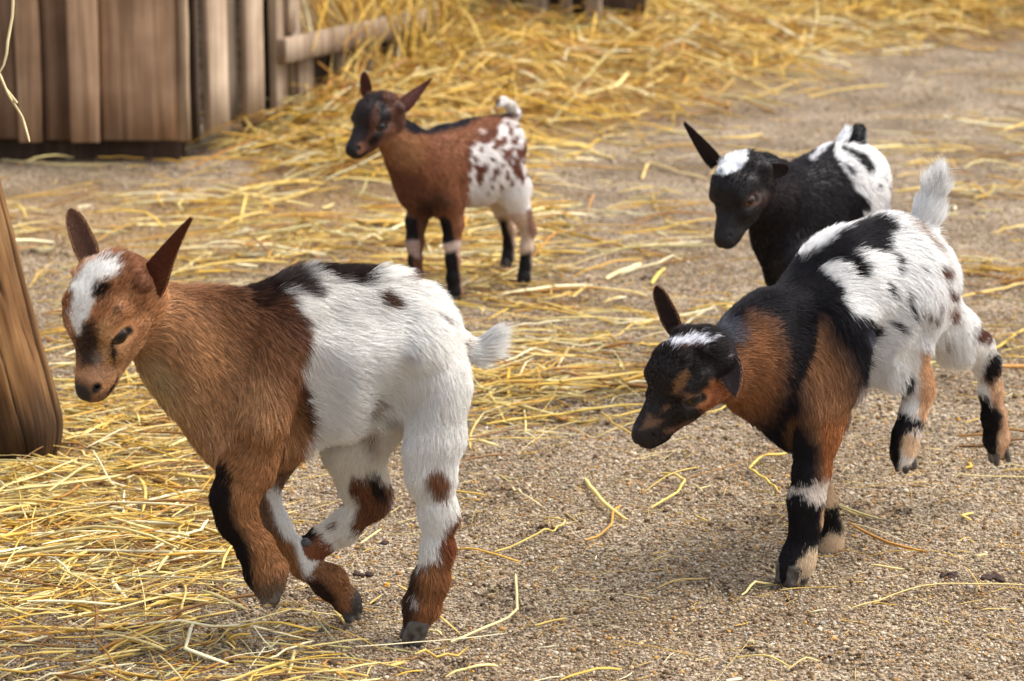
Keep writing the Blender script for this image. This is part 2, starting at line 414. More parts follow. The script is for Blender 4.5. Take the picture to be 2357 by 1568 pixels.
def straws(n, y0, y1, dens, lmin, lmax, wmin, wmax, lift, warm, tilt=.12, margin=1.5, flat=.34):
    x, y = scatter_ground(n, y0, y1, margin)
    pr = proj(np.stack([x, y, np.zeros(n)], -1))
    keep = RNG.random(n) < dens(pr, x, y)
    x, y = x[keep], y[keep]; n = len(x)
    if n == 0: return None
    L = lmin + (lmax - lmin) * RNG.random(n) ** 1.8
    W_ = (wmin + (wmax - wmin) * RNG.random(n) ** 2.0) * (.6 + .4 * np.clip(L / lmax * 2, 0, 1))
    ang = RNG.normal(0.1, .75, n) + np.pi * (RNG.random(n) < .5)
    k = 6; t = np.linspace(-.5, .5, k)
    bend = RNG.normal(0, .06, n); kink = np.where(RNG.random(n) < .30, RNG.normal(0, .8, n), 0); kp = RNG.uniform(-.3, .3, n)
    a = ang[:, None] + bend[:, None] * t[None] * 3 + kink[:, None] * (t[None] > kp[:, None])
    dx = np.cos(a) * L[:, None] / (k - 1); dy = np.sin(a) * L[:, None] / (k - 1)
    xs = x[:, None] + np.cumsum(dx, 1) - dx.sum(1, keepdims=True) / 2; ys = y[:, None] + np.cumsum(dy, 1) - dy.sum(1, keepdims=True) / 2
    zs = height(xs.ravel(), ys.ravel()).reshape(xs.shape)
    lf = (RNG.random(n) ** 1.6 * lift)[:, None]; tl = RNG.normal(0, tilt, n)[:, None] * L[:, None] * t[None]
    arc = (RNG.random(n)[:, None] ** 4) * L[:, None] * .09 * (1 - (2 * t[None]) ** 2)
    zz = zs + np.maximum(lf + tl, 0) + W_[:, None] * .4 + arc
    C = np.stack([xs, ys, zz], -1)
    return tubes(C, W_, straw_cols(n, warm), flat)
def inside_poly(pr, poly, soft=50): return np.clip(.5 - poly_sd(pr, poly) / (2 * soft), 0, 1)
def d_heap(pr, x, y): return np.clip(heapf(x, y) * 1.4, 0, 1) ** 1.2
def patchy(x, y, f=5, lo=.35, hi=.6): return sm(lo, hi, vnoise2(x * f, y * f, 3) * .65 + vnoise2(x * f * 2.7, y * f * 2.7, 9) * .35)
def d_litter(pr, x, y):
    p = np.zeros(len(x)) + .012
    p = np.maximum(p, inside_poly(pr, PILE, 45) * .85)
    p = np.maximum(p, inside_poly(pr, BAND, 60) * (.09 + .42 * patchy(x, y, 3.5, .42, .62)) * (1 + .7 * sm(500, 800, pr[:, 0])))
    p = np.maximum(p, inside_poly(pr, LOW, 60) * (.10 + .30 * patchy(x, y)))
    p = np.maximum(p, inside_poly(pr, MID, 50) * .55)
    p = np.maximum(p, inside_poly(pr, BEHIND, 60) * .35)
    p = np.maximum(p, inside_poly(pr, RIGHT, 80) * (.03 + .22 * patchy(x, y, 4, .45, .7)))
    p = np.maximum(p, inside_poly(pr, BETW, 80) * (.02 + .16 * patchy(x, y, 4, .45, .7)))
    return p * (1 - .85 * feetf(x, y, .055))
mb = MB()
for r in (straws(70000, 4.4, 8.0, d_heap, .05, .24, .0026, .0074, .06, .70, .24),
          straws(19000, 2.0, 3.6, d_litter, .02, .16, .0009, .0046, .020, .15, .07),
          straws(27000, 3.3, 6.2, d_litter, .03, .20, .0016, .0062, .018, .25, .08)):
    mb.add(*r)
straw = mb.build('loose_straw', STRAW, smooth=False)
props(straw, 'golden loose straw heaped at the back and strewn across the pen', kind='stuff')

# fine chaff: short thin bits almost everywhere
def d_chaff(pr, x, y): return np.clip(.16 + d_litter(pr, x, y) * .9, 0, 1)
mb = MB()
mb.add(*straws(30000, 2.15, 4.2, d_chaff, .006, .035, .0005, .0012, .004, .5, .05))
chaff = mb.build('straw_chaff', STRAW, smooth=False)
props(chaff, 'short broken straw bits and chaff among the pebbles', kind='stuff')

# straw pulled through the rack and hanging over its rail
nS = 150
sS = RNG.uniform(.30, 1.15, nS) ** 1.0 * np.linalg.norm(_b - _a); tS = RNG.uniform(-.055, .02, nS); z0S = RNG.uniform(.10, .34, nS)
LS = RNG.uniform(.10, .34, nS); aS = RNG.normal(0, .95, nS); k_ = np.linspace(0, 1, 6)
outS = RNG.uniform(.2, .55, nS)
bx_ = (RK0[None] + RKD[None] * sS[:, None] + RKN[None] * tS[:, None])
CC = np.zeros((nS, 6, 3))
for i_, kk in enumerate(k_):
    q_ = bx_ + RKD[None] * (np.sin(aS) * LS * kk)[:, None] - RKN[None] * (LS * outS * kk ** 1.5 * .5)[:, None]
    CC[:, i_, :2] = q_; CC[:, i_, 2] = np.maximum(z0S - LS * np.cos(aS) * (kk ** 1.3), height(q_[:, 0], q_[:, 1]) + .01)
hb = tubes(CC, RNG.uniform(.0025, .0055, nS), straw_cols(nS, np.full(nS, .7)))
mb = MB(); mb.add(*hb); ov = mb.build('overhanging_straw', STRAW, smooth=False)
props(ov, 'straw hanging in loose strands over the rail of the hay rack', kind='stuff')

# crushed flat pieces of stem
mb = MB()
_pb = ground(62, 1052)
mb.add(*straws(60000, 2.7, 3.3, lambda pr, x, y: np.exp(-(((x - _pb[0]) / .10) ** 2 + ((y - _pb[1] + .04) / .05) ** 2)) * .10, .03, .12, .001, .0034, .012, .2, .12))
mb.add(*straws(7000, 2.0, 4.6, lambda pr, x, y: np.clip(d_litter(pr, x, y) * .8 + .012, 0, 1), .012, .06, .0022, .0058, .008, .0, .1, flat=.12))
cr_ = mb.build('crushed_straw', STRAW, smooth=False)
props(cr_, 'short flattened pale pieces of straw trodden into the litter', kind='stuff')

# individually shaped long stems that lie on the open ground
def stem_line(pts, wpx, colr, z=.004, lift=None):
    P = [ground(*p, z) for p in pts]
    P = np.array(P)
    # resample
    seg = np.r_[0, np.cumsum(np.linalg.norm(np.diff(P, axis=0), axis=1))]
    k = max(8, 4 * len(pts)); t = np.linspace(0, seg[-1], k)
    Q = np.stack([np.interp(t, seg, P[:, i]) for i in range(3)], -1)
    Q[1:-1] = .25 * Q[:-2] + .5 * Q[1:-1] + .25 * Q[2:]
    Q[:, 2] = height(Q[:, 0], Q[:, 1]) + z + .004 * np.sin(t / seg[-1] * 3.14)
    wm = wpx * (Q[0, 1]) / FPX
    return tubes(Q[None], np.array([wm]), np.array([lin(colr)]), flat=.6)
def zz(pts, ox, oy, s=.36): return [(ox + x * s, oy + y * s) for x, y in pts]
A = (0, 1037); B = (1037, 1037)
stems = [
 (zz([(-20, 925), (280, 970), (640, 1045)], *A), 15, (214, 180, 92)), (zz([(310, 950), (430, 800), (590, 560)], *A), 8, (226, 200, 120)),
 (zz([(930, 470), (945, 410), (1100, 340), (1205, 250)], *A), 11, (228, 210, 150)), (zz([(700, 820), (900, 805), (1130, 770)], *A), 12, (228, 206, 130)),
 (zz([(1130, 660), (1360, 612)], *A), 7, (210, 176, 90)), (zz([(280, 560), (490, 660)], *A), 10, (220, 180, 90)),
 (zz([(520, 1135), (690, 1040)], *A), 5, (222, 200, 140)), (zz([(510, 1415), (760, 1330), (1120, 1258)], *A), 8, (220, 196, 120)),
 (zz([(1680, 1255), (1950, 1290), (2357, 1215)], *A), 7, (222, 200, 130)), (zz([(1270, 1240), (1420, 1190), (1520, 1145)], *A), 9, (216, 196, 130)),
 (zz([(0, 1445), (200, 1400), (300, 1375)], *A), 7, (210, 180, 110)), (zz([(1180, 850), (1190, 930), (1150, 1040)], *A), 7, (216, 190, 120)),
 (zz([(0, 100), (250, 95), (560, 140), (760, 190)], *A), 9, (214, 184, 96)), (zz([(60, 500), (250, 330), (520, 290), (780, 305)], *A), 8, (206, 170, 84)),
 (zz([(450, 300), (900, 315), (1320, 325)], *A), 7, (204, 164, 76)), (zz([(560, 385), (780, 450), (1040, 495)], *A), 10, (212, 176, 80)),
 (zz([(1015, 1380), (1130, 1430), (1300, 1400)], *A), 9, (210, 184, 110)), (zz([(1640, 1460), (1900, 1430), (2357, 1455)], *A), 8, (214, 182, 100)),
 (zz([(0, 1222), (250, 1150), (430, 1080), (415, 800)], *B), 8, (228, 208, 150)), (zz([(860, 180), (980, 360), (1130, 445)], *B), 10, (220, 196, 120)),
 (zz([(1280, 360), (1450, 290), (1505, 230), (1440, 180), (1340, 155)], *B), 7, (214, 188, 100)),
 (zz([(280, 640), (450, 600), (640, 540), (740, 480), (690, 440), (600, 430)], *B), 6, (212, 184, 100)),
 (zz([(20, 622), (150, 650), (450, 720)], *B), 8, (216, 168, 70)), (zz([(385, 220), (470, 300), (580, 350)], *B), 6, (220, 200, 150)),
 (zz([(1860, 912), (2060, 840)], *B), 9, (224, 206, 140)), (zz([(2180, 1410), (2060, 1370), (1830, 1345)], *B), 5, (220, 200, 120)),
 (zz([(-30, 1465), (180, 1440), (300, 1410)], *B), 12, (228, 208, 140)), (zz([(1910, 100), (2000, 40), (2150, 20)], *B), 8, (214, 186, 90)),
 (zz([(1910, 100), (1980, 190), (2100, 240)], *B), 7, (214, 186, 90)), (zz([(1320, 895), (1480, 865), (1630, 840)], *B), 5, (190, 160, 100)),
 (zz([(860, 585), (950, 550), (1030, 505), (1040, 400), (1090, 350)], *B), 8, (206, 150, 60)), (zz([(2160, 1415), (2357, 1370)], *B), 6, (218, 196, 130)),
 ([(1283, 852), (1330, 790)], 7, (232, 214, 170)), ([(1395, 640), (1475, 606)], 15, (234, 218, 160)), ([(1500, 650), (1530, 612)], 13, (222, 200, 100)),
 ([(1060, 882), (1150, 880), (1260, 892)], 8, (226, 196, 110)), ([(2290, 800), (2330, 780), (2380, 745)], 9, (224, 190, 80)),
 ([(1478, 412), (1492, 376), (1560, 400), (1630, 410)], 8, (226, 200, 130)), ([(2080, 105), (2160, 92), (2240, 80)], 8, (236, 214, 150)),
 ([(1120, 975), (1300, 960), (1480, 940)], 8, (214, 184, 90)), ([(1960, 1410), (2120, 1370), (2360, 1350)], 6, (222, 200, 130)),
 ([(1860, 226), (1960, 208), (2040, 198)], 6, (222, 190, 100)), ([(2050, 700), (2200, 690), (2360, 650)], 8, (220, 190, 110)),
 ([(1720, 870), (1640, 1090)][:1] + [(1700, 930), (1640, 960), (1560, 955)], 7, (216, 186, 90)), ([(1560, 1290), (1500, 1300)], 5, (220, 200, 130)),
]
mb = MB()
for p, w_, c in stems: mb.add(*stem_line(p, w_, c))
lo = mb.build('long_straw_stems', STRAW, smooth=False)
props(lo, 'long pale straw stems lying singly on the gravel', kind='stuff')

# ------------------------------------------------------------------ wooden things
def board(x0, x1, y0, y1, z0, z1, tint=1.0, rz=0.0, bev=.0015, top_skew=0.0):
    """a box with worn, slightly wavy edges: centre origin handled by the caller"""
    nz = 10
    zs = np.linspace(z0, z1, nz); V = []
    for k, z in enumerate(zs):
        jx = RNG.normal(0, .0008, 4); jy = RNG.normal(0, .0006, 4)
        b_ = bev
        pts = [(x0 + b_, y0), (x1 - b_, y0), (x1, y0 + b_), (x1, y1 - b_), (x1 - b_, y1), (x0 + b_, y1), (x0, y1 - b_), (x0, y0 + b_)]
        for q, (a, c) in enumerate(pts):
            V.append((a + jx[q // 2], c + jy[q // 2], z + (top_skew * (a - x0) if k == 0 else 0)))
    V = np.array(V); F_ = []
    for k in range(nz - 1):
        for j in range(8):
            F_.append((k * 8 + j, k * 8 + (j + 1) % 8, k * 8 + 8 + (j + 1) % 8, k * 8 + 8 + j))
    for kk, rev in ((0, True), (nz - 1, False)):
        c = len(V); V = np.vstack([V, V[kk * 8:kk * 8 + 8].mean(0)])
        for j in range(0, 8, 2):
            q = (kk * 8 + j, kk * 8 + (j + 1) % 8, kk * 8 + (j + 2) % 8, c)
            F_.append(q[::-1] if rev else q)
    return V, np.array(F_), tint
def board_obj(name, args, parent, tint=(1, 1, 1), mat=None):
    V, F_, _ = board(**args)
    return mesh_np(name, V, F_, mat or WOOD, parent, np.tile(np.array(tint, float), (len(V), 1)), smooth=False)

# shed: front face nearly square to the camera, side face receding to the right
Df = 4.93
def wx(px, dep=Df): return (px - CX) / FPX * dep
corner = Vector((wx(420), ground(420, 378)[1], 0))
shed = empty('wooden_shed', corner)
props(shed, 'weathered brown board shed standing behind the straw at the upper left', 'shed')
def lx(px): return wx(px) - corner.x
S = .95
fr = [(-700, -560, 0), (-560, -420, .02), (-420, -300, 0), (-300, -200, .02), (-200, -90, 0), (-90, 26, .02), (22, 77, 0), (77, 144, .022), (144, 216, 0), (216, 400, .010)]
for i, (a, b_, rec) in enumerate(fr):
    tone = RNG.uniform(.85, 1.05); tn = (tone, tone * .98, tone * .96)
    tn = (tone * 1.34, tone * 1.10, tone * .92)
    if rec > .015: tn = (tone * .74, tone * .58, tone * .50)  # recessed boards tinted darker, shade of the recess painted in
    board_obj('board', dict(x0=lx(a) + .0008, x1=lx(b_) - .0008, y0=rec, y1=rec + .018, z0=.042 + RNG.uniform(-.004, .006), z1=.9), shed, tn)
board_obj('corner_post', dict(x0=lx(400) + .001, x1=lx(421), y0=.002, y1=.030, z0=.040, z1=.9), shed, (1.3, 1.22, 1.1))
board_obj('gap_shade_board', dict(x0=lx(418), x1=lx(436), y0=.05, y1=.07, z0=.03, z1=.9), shed, (.16, .12, .10))  # near-black strip, painted shade for the gap beside the corner post
board_obj('sill_shade', dict(x0=lx(-700), x1=lx(396), y0=.045, y1=.10, z0=-.01, z1=.06), shed, (.16, .12, .10))  # near-black strip painted as the shadow beneath the boards
board_obj('gap_shade_board', dict(x0=lx(-700), x1=lx(396), y0=.046, y1=.06, z0=.062, z1=.9), shed, (.16, .12, .10))  # dark backing, shade behind the board gaps put into its colour
# side face
d1 = Vector((wx(700, 5.42), ground(700, 300)[1], 0)) - Vector((wx(430), corner.y + .03, 0))
sl = d1.length; ang = math.atan2(d1.y, d1.x)
side = D.objects.new('side_wall', None)
fx = [(0.03, .13, .016, .50), (.14, .32, 0, 1.30), (.33, .47, .016, .45), (.48, .64, 0, 1.35), (.645, .74, .018, .42), (.745, .86, 0, 1.25), (.875, .89, .018, .2), (.90, 1.0, 0, 1.1)]  # last value tints battens as lit and recessed boards as shaded
ca, sa = math.cos(ang), math.sin(ang)
for (a, b_, rec, tone) in fx:
    V, F_, _ = board(x0=a * sl + .001, x1=b_ * sl - .001, y0=rec, y1=rec + .016, z0=.03 + RNG.uniform(-.004, .008) + .01 * (a > .3), z1=.9)
    off = Vector((wx(430) - corner.x, .03, 0))
    W_ = np.stack([V[:, 0] * ca - V[:, 1] * sa + off.x, V[:, 0] * sa + V[:, 1] * ca + off.y, V[:, 2]], -1)
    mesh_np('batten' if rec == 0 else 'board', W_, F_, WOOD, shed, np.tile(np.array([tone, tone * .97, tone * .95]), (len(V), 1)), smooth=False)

# hay rack: uprights and a low rail running back to the right
def rack(name, p0, p1, ups, rails, label, zt=.95):
    v = Vector(p1) - Vector(p0); L_ = v.length
    root = empty(name, p0, math.atan2(v.y, v.x)); props(root, label, 'hay rack')
    for a, b_, t_, *zr in ups:
        za_, zb_ = zr if zr else (-.01, zt)
        board_obj('slat', dict(x0=a * L_, x1=b_ * L_, y0=.012, y1=.030, z0=za_, z1=zb_), root, (t_, t_ * .97, t_ * .93))
    for z0, z1 in rails:
        V, F_, _ = board(x0=z0, x1=z1, y0=0, y1=L_, z0=-.010, z1=.008)
        W_ = np.stack([V[:, 1], V[:, 2], V[:, 0]], -1)
        mesh_np('rail', W_, F_[:, ::-1], WOOD, root, np.tile(np.array([1.05, 1.0, .95]), (len(V), 1)), smooth=False)
    return root
rk = rack('hay_rack', (wx(656, 5.33), 5.24, 0), (wx(975, 5.80), 5.72, 0), [(.0, .045, 1.15), (.085, .14, 1.1, .19, .6), (.15, .25, 1.05, -.01, .139), (.42, .50, .9, -.01, .139), (.62, .70, .85, -.01, .139), (.82, .90, .85, -.01, .139)], [(.142, .186)], 'wooden slatted hay rack with a low rail half buried in straw beside the shed')
board_obj('gap_shade_panel', dict(x0=0.0, x1=.05, y0=.05, y1=.09, z0=-.01, z1=.9), rk, (.12, .09, .07))  # added dark panels, painted shade seen between the slats
board_obj('gap_shade_panel', dict(x0=0.051, x1=.50, y0=.036, y1=.05, z0=-.01, z1=.15), rk, (.12, .09, .07))
q0 = ground(1135, 66, .10); q1 = ground(1390, 74, .10)
rk2 = rack('slat_pallet', (q0[0], q0[1], .07), (q1[0], q1[1], .07), [(.02, .14, .95), (.25, .48, 1.0), (.58, .68, .9), (.82, .95, .85)], [(.30, .36)], 'grey brown slatted pallet standing upright behind the straw heap at the top of the picture', .8)
rk2['category'] = 'pallet'
board_obj('gap_shade_panel', dict(x0=-.02, x1=.31, y0=.10, y1=.115, z0=-.01, z1=.8), rk2, (.22, .17, .15))  # added dark sheet, painted as the shade behind the pallet

# leaning round post at the left
def log_post():
    b0 = ground(62, 1052); dep = (b0 - Cv) @ Fv
    t0 = at_depth(-92, 430, dep)
    ax = (t0 - b0); ax = ax / np.linalg.norm(ax)
    r0 = 98 / FPX * dep
    a = np.cross(ax, [0, 1, 0]); a /= np.linalg.norm(a); c = np.cross(ax, a)
    nk, na = 140, 240; V = []; Cc = []
    zz_ = np.concatenate([np.linspace(-.012, .03, 14), np.linspace(.034, .75, nk - 14)]); th = np.linspace(0, 2 * np.pi, na, endpoint=False)
    T, Zz = np.meshgrid(th, zz_)
    r = r0 * (1.0 - .10 * Zz / .75) * (1 + .02 * np.sin(T * 3 + Zz * 4) + .008 * np.sin(T * 9 + 5 * Zz))
    r = r * (1 - .42 * np.clip(1 - (Zz + .012) / .05, 0, 1) ** 2) * (1 + .05 * np.exp(-((Zz - .07) / .05) ** 2))
    col = np.ones(T.shape + (3,))
    # long drying cracks with their own outline
    facing = math.atan2(np.dot([0, -1, 0], c), np.dot([0, -1, 0], a))
    rt = math.atan2(np.dot([1, 0, 0], c), np.dot([1, 0, 0], a))
    dfr = (rt - facing + np.pi) % (2 * np.pi) - np.pi
    for f_, wd, dp, za, zb in ((.34, .050, .009, .16, .60), (.80, .050, .008, -.05, .36), (.12, .016, .002, -.1, .22), (.60, .014, .002, .0, .18), (.50, .014, .0016, .3, .8), (-.3, .03, .004, .0, .6)):
        cen = facing + dfr * f_ + .05 * np.sin(Zz * 9 + f_ * 5) + .03 * np.sin(Zz * 31 + f_ * 9) + .012 * np.sin(Zz * 83)
        dd = np.abs((T - cen + np.pi) % (2 * np.pi) - np.pi)
        m_ = np.exp(-(dd / wd) ** 2) * sm(za, za + .05, Zz) * sm(zb, zb - .05, Zz)
        r = r - dp * m_; col *= (1 - .85 * m_)[..., None]
    # small bark remains and knots
    nn = N1(np.stack([np.cos(T) * .04, np.sin(T) * .04, Zz * .35], -1), 30)
    r = r + .0014 * nn + .0016 * (vnoise2(T.ravel() * 6 + 50, Zz.ravel() * 14 + 50, 14).reshape(T.shape) - .5) + .0010 * (vnoise2(T.ravel() * 30 + 50, Zz.ravel() * 22 + 50, 15).reshape(T.shape) - .5)
    P = b0 + ax * Zz[..., None] + a * (r * np.cos(T))[..., None] + c * (r * np.sin(T))[..., None]
    P = P.reshape(-1, 3); F_ = []
    i = np.arange(nk - 1)[:, None] * na + np.arange(na)[None]; j = np.arange(nk - 1)[:, None] * na + ((np.arange(na) + 1) % na)[None]
    F_ = np.stack([i, i + na, j + na, j], -1).reshape(-1, 4)
    top = len(P); P = np.vstack([P, b0 + ax * .752])
    k0 = (nk - 1) * na
    cap = np.array([(k0 + q, top, k0 + (q + 2) % na, k0 + (q + 1) % na) for q in range(0, na, 2)])
    col = np.vstack([col.reshape(-1, 3), [1, 1, 1]])
    wz = vnoise2(T.ravel() * 3 + 50, Zz.ravel() * 8 + 50, 4) * .6 + vnoise2(T.ravel() * 9 + 50, Zz.ravel() * 30 + 50, 6) * .4
    col[:-1] *= (.42 + .62 * wz)[:, None] * np.array([.92, .78, .60])
    mud_shade = sm(.11, .01, Zz.ravel() + .05 * (wz - .5)) ; col[:-1] *= (1 - .62 * mud_shade)[:, None]  # dirt-dark foot, also painted shade that rounds off the base
    blot = sm(.55, .72, vnoise2(T.ravel() * 2.2 + 50, Zz.ravel() * 13 + 50, 21)); col[:-1] *= (1 - .35 * blot)[:, None]
    root = empty('wooden_post', b0)
    R_ = np.stack([a, c, ax], 1)   # local frame with z along the log so the grain follows it
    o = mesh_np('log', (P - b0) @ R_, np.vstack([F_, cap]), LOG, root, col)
    o.rotation_euler = Matrix(R_.tolist()).to_euler()
    props(root, 'thick round brown log post leaning at the left edge with long cracks', 'post')
    return b0
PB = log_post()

# a withered stalk hanging down at the upper left corner
def hang(name, lines, label, dep):
    mbx = MB()
    for pts, wpx in lines:
        P = np.array([at_depth(x, y, dep + dz) for x, y, dz in pts])
        seg = np.r_[0, np.cumsum(np.linalg.norm(np.diff(P, axis=0), axis=1))]
        t = np.linspace(0, seg[-1], 18); Q = np.stack([np.interp(t, seg, P[:, i]) for i in range(3)], -1)
        Q[1:-1] = .25 * Q[:-2] + .5 * Q[1:-1] + .25 * Q[2:]
        mbx.add(*tubes(Q[None], np.array([wpx / FPX * dep]), np.array([lin((206, 186, 140))]), flat=.8))
    o = mbx.build(name, STRAW, smooth=False); props(o, label, 'stalk'); return o
hang('hanging_stalk', [([(20, -330, .0), (40, -160, .01), (28, -20, .01), (32, 30, .01), (12, 112, 0), (21, 136, 0), (2, 168, 0), (-6, 176, 0)], 8), ([(-2, 168, 0), (14, 205, .01), (40, 238, 0)], 7), ([(-2, 170, 0), (20, 220, 0), (52, 270, .01), (68, 327, 0)], 6)],
     'dry forked straw stalk hanging down at the upper left corner', 2.9)

# droppings
def dung(px, py, rpx, label, n=5, flat=.6):
    c = ground(px, py); r = rpx / FPX * c[1]
    mbx = MB()
    for k in range(n):
        o = RNG.normal(0, r * .5, 2) if n > 1 else np.zeros(2); rr = r * RNG.uniform(.35, .6)
        V = IV * rr * RNG.uniform(.8, 1.2, 3) * (1 + RNG.uniform(-.25, .25, (12, 1)))
        # subdivide once for a softer lump
        F_ = IF; E = {}; VV = [tuple(v) for v in V]; NF = []
        def mid(i, j):
            key = (min(i, j), max(i, j))
            if key not in E: E[key] = len(VV); m_ = (np.array(VV[i]) + np.array(VV[j])) / 2 * RNG.uniform(1.0, 1.25); VV.append(tuple(m_))
            return E[key]
        for a, b_, c_ in F_:
            x1, x2, x3 = mid(a, b_), mid(b_, c_), mid(c_, a); NF += [(a, x1, x3), (b_, x2, x1), (c_, x3, x2), (x1, x2, x3)]
        W_ = np.array(VV) * [1, 1, flat]; W_ += [o[0], o[1], rr * flat * .6]
        mbx.add(W_, np.array(NF), lin((58, 36, 24)) * RNG.uniform(.6, 1.1))
    o = mbx.build('dung_clump', DUNG, smooth=True); o.location = (c[0], c[1], float(height(np.array([c[0]]), np.array([c[1]]))[0]))
    props(o, label, 'droppings', 'dark droppings on the gravel')
dung(880, 1247, 15, 'dark dropping beside the raised far front hoof of the brown and white goat')
dung(848, 1322, 18, 'dark crumbled dropping between the front and hind hooves of the brown and white goat', 6, .4)
dung(296, 1379, 17, 'dark dropping lying in the straw at the lower left', 6)
dung(1488, 640, 12, 'small dark dropping beside two thick pale straw pieces in the middle')
dung(1820, 1387, 14, 'dark dropping below the front hoof of the tricolour goat', 5)
dung(1722, 1504, 14, 'round dark dropping near the bottom edge right of the middle', 4)
dung(2187, 1336, 20, 'broken dark dropping left of the flat smear at the right edge', 7, .5)
dung(2290, 1337, 28, 'long flat dark dropping at the right edge', 10, .35)
dung(2205, 640, 14, 'dark dropping behind the rump of the tricolour goat', 5, .4)
dung(1110, 1400, 11, 'small dark dropping right of the standing hind hoof of the brown and white goat', 3)
dung(1785, 1478, 13, 'dark crumb next to the bottom edge, close to the round dropping', 4, .4)

# ------------------------------------------------------------------ implicit surfaces -> mesh
def surface_net(v, org, h):
    """naive surface nets on a float grid (negative inside)"""
    s = v < 0
    nx, ny_, nz = v.shape
    corners = [(i, j, k) for i in (0, 1) for j in (0, 1) for k in (0, 1)]
    cs = np.zeros((nx - 1, ny_ - 1, nz - 1), np.int8)
    for i, j, k in corners: cs += s[i:nx - 1 + i, j:ny_ - 1 + j, k:nz - 1 + k]
    act = (cs > 0) & (cs < 8); idx = np.argwhere(act)
    vid = np.full(act.shape, -1, np.int64); vid[act] = np.arange(len(idx))
    acc = np.zeros((len(idx), 3)); cnt = np.zeros(len(idx))
    for a in corners:
        for ax in range(3):
            if a[ax]: continue
            b = list(a); b[ax] = 1
            va = v[idx[:, 0] + a[0], idx[:, 1] + a[1], idx[:, 2] + a[2]]; vb = v[idx[:, 0] + b[0], idx[:, 1] + b[1], idx[:, 2] + b[2]]
            cr = (va < 0) != (vb < 0); t = va[cr] / (va[cr] - vb[cr])
            p = np.tile(np.array(a, float), (cr.sum(), 1)); p[:, ax] += t
            acc[cr] += p; cnt[cr] += 1
    V = (idx + acc / cnt[:, None]) * h + org
    Q = []
    for ax in range(3):
        o1, o2 = [(1, 2), (2, 0), (0, 1)][ax]
        sl0 = [slice(None)] * 3; sl1 = [slice(None)] * 3; sl0[ax] = slice(0, -1); sl1[ax] = slice(1, None)
        a_ = s[tuple(sl0)]; b_ = s[tuple(sl1)]
        e = np.argwhere(a_ != b_)
        e = e[(e[:, o1] > 0) & (e[:, o2] > 0) & (e[:, o1] < v.shape[o1] - 1) & (e[:, o2] < v.shape[o2] - 1)]
        fl = a_[tuple(e.T)]
        def c(d1, d2):
            q = e.copy(); q[:, o1] -= d1; q[:, o2] -= d2; return vid[tuple(q.T)]
        q = np.stack([c(1, 1), c(0, 1), c(0, 0), c(1, 0)], -1)
        q[~fl] = q[~fl][:, ::-1]
        Q.append(q)
    Q = np.vstack(Q); Q = Q[(Q >= 0).all(1)]
    return V, Q

class Prim:
    __slots__ = ('a', 'b', 'ra', 'rb', 'q', 'ln', 'k', 'tag', 'flow', 'op')
    def d(s, P):
        A_, B_, X_ = s.a, s.b, P
        if s.q != 1:
            g = 1 / s.q - 1
            A_ = A_ + s.ln * (A_ @ s.ln) * g; B_ = B_ + s.ln * (B_ @ s.ln) * g
            X_ = P + (P @ s.ln)[..., None] * s.ln * g
        e = B_ - A_; L2 = e @ e
        t = np.clip(((X_ - A_) @ e) / L2, 0, 1) if L2 > 1e-12 else np.zeros(X_.shape[:-1])
        r = s.ra + (s.rb - s.ra) * t
        return (np.sqrt(((X_ - A_ - t[..., None] * e) ** 2).sum(-1)) - r) * (min(1, s.q) ** .5)

def mesh_sdf(prims, h, pad=.012):
    ps = [p for p in prims if p.op > 0]
    lo = np.min([np.minimum(p.a - p.ra, p.b - p.rb) for p in ps], 0) - pad; hi = np.max([np.maximum(p.a + p.ra, p.b + p.rb) for p in ps], 0) + pad
    n = np.ceil((hi - lo) / h).astype(int) + 1
    g = np.full(tuple(n), .05, np.float32)
    ax = [lo[i] + np.arange(n[i]) * h for i in range(3)]
    for p in prims:
        m_ = max(p.k, .004) + .006 + max(p.ra, p.rb) * 0
        l_ = np.minimum(p.a - p.ra, p.b - p.rb) - m_; u_ = np.maximum(p.a + p.ra, p.b + p.rb) + m_
        i0 = np.maximum(np.floor((l_ - lo) / h).astype(int), 0); i1 = np.minimum(np.ceil((u_ - lo) / h).astype(int) + 1, n)
        if (i1 <= i0).any(): continue
        sl_ = tuple(slice(i0[i], i1[i]) for i in range(3))
        X_ = np.stack(np.meshgrid(*[ax[i][i0[i]:i1[i]] for i in range(3)], indexing='ij'), -1)
        d = p.d(X_).astype(np.float32); c = g[sl_]
        if p.op > 0:
            hh = np.maximum(p.k - np.abs(c - d), 0) / p.k if p.k > 0 else 0
            g[sl_] = np.minimum(c, d) - hh * hh * p.k * .25
        else:
            d = -d; k = p.k; hh = np.maximum(k - np.abs(c - d), 0) / k
            g[sl_] = np.maximum(c, d) + hh * hh * k * .25
    return surface_net(g, lo, h)

def euler_head(yaw, pit, rol):
    f_ = np.array([-math.cos(yaw) * math.cos(pit), -math.sin(yaw) * math.cos(pit), -math.sin(pit)])
    l0 = np.array([math.sin(yaw), -math.cos(yaw), 0]); u0 = np.cross(f_, l0)
    l = l0 * math.cos(rol) + u0 * math.sin(rol); return np.array([f_, l, np.cross(f_, l)]).T

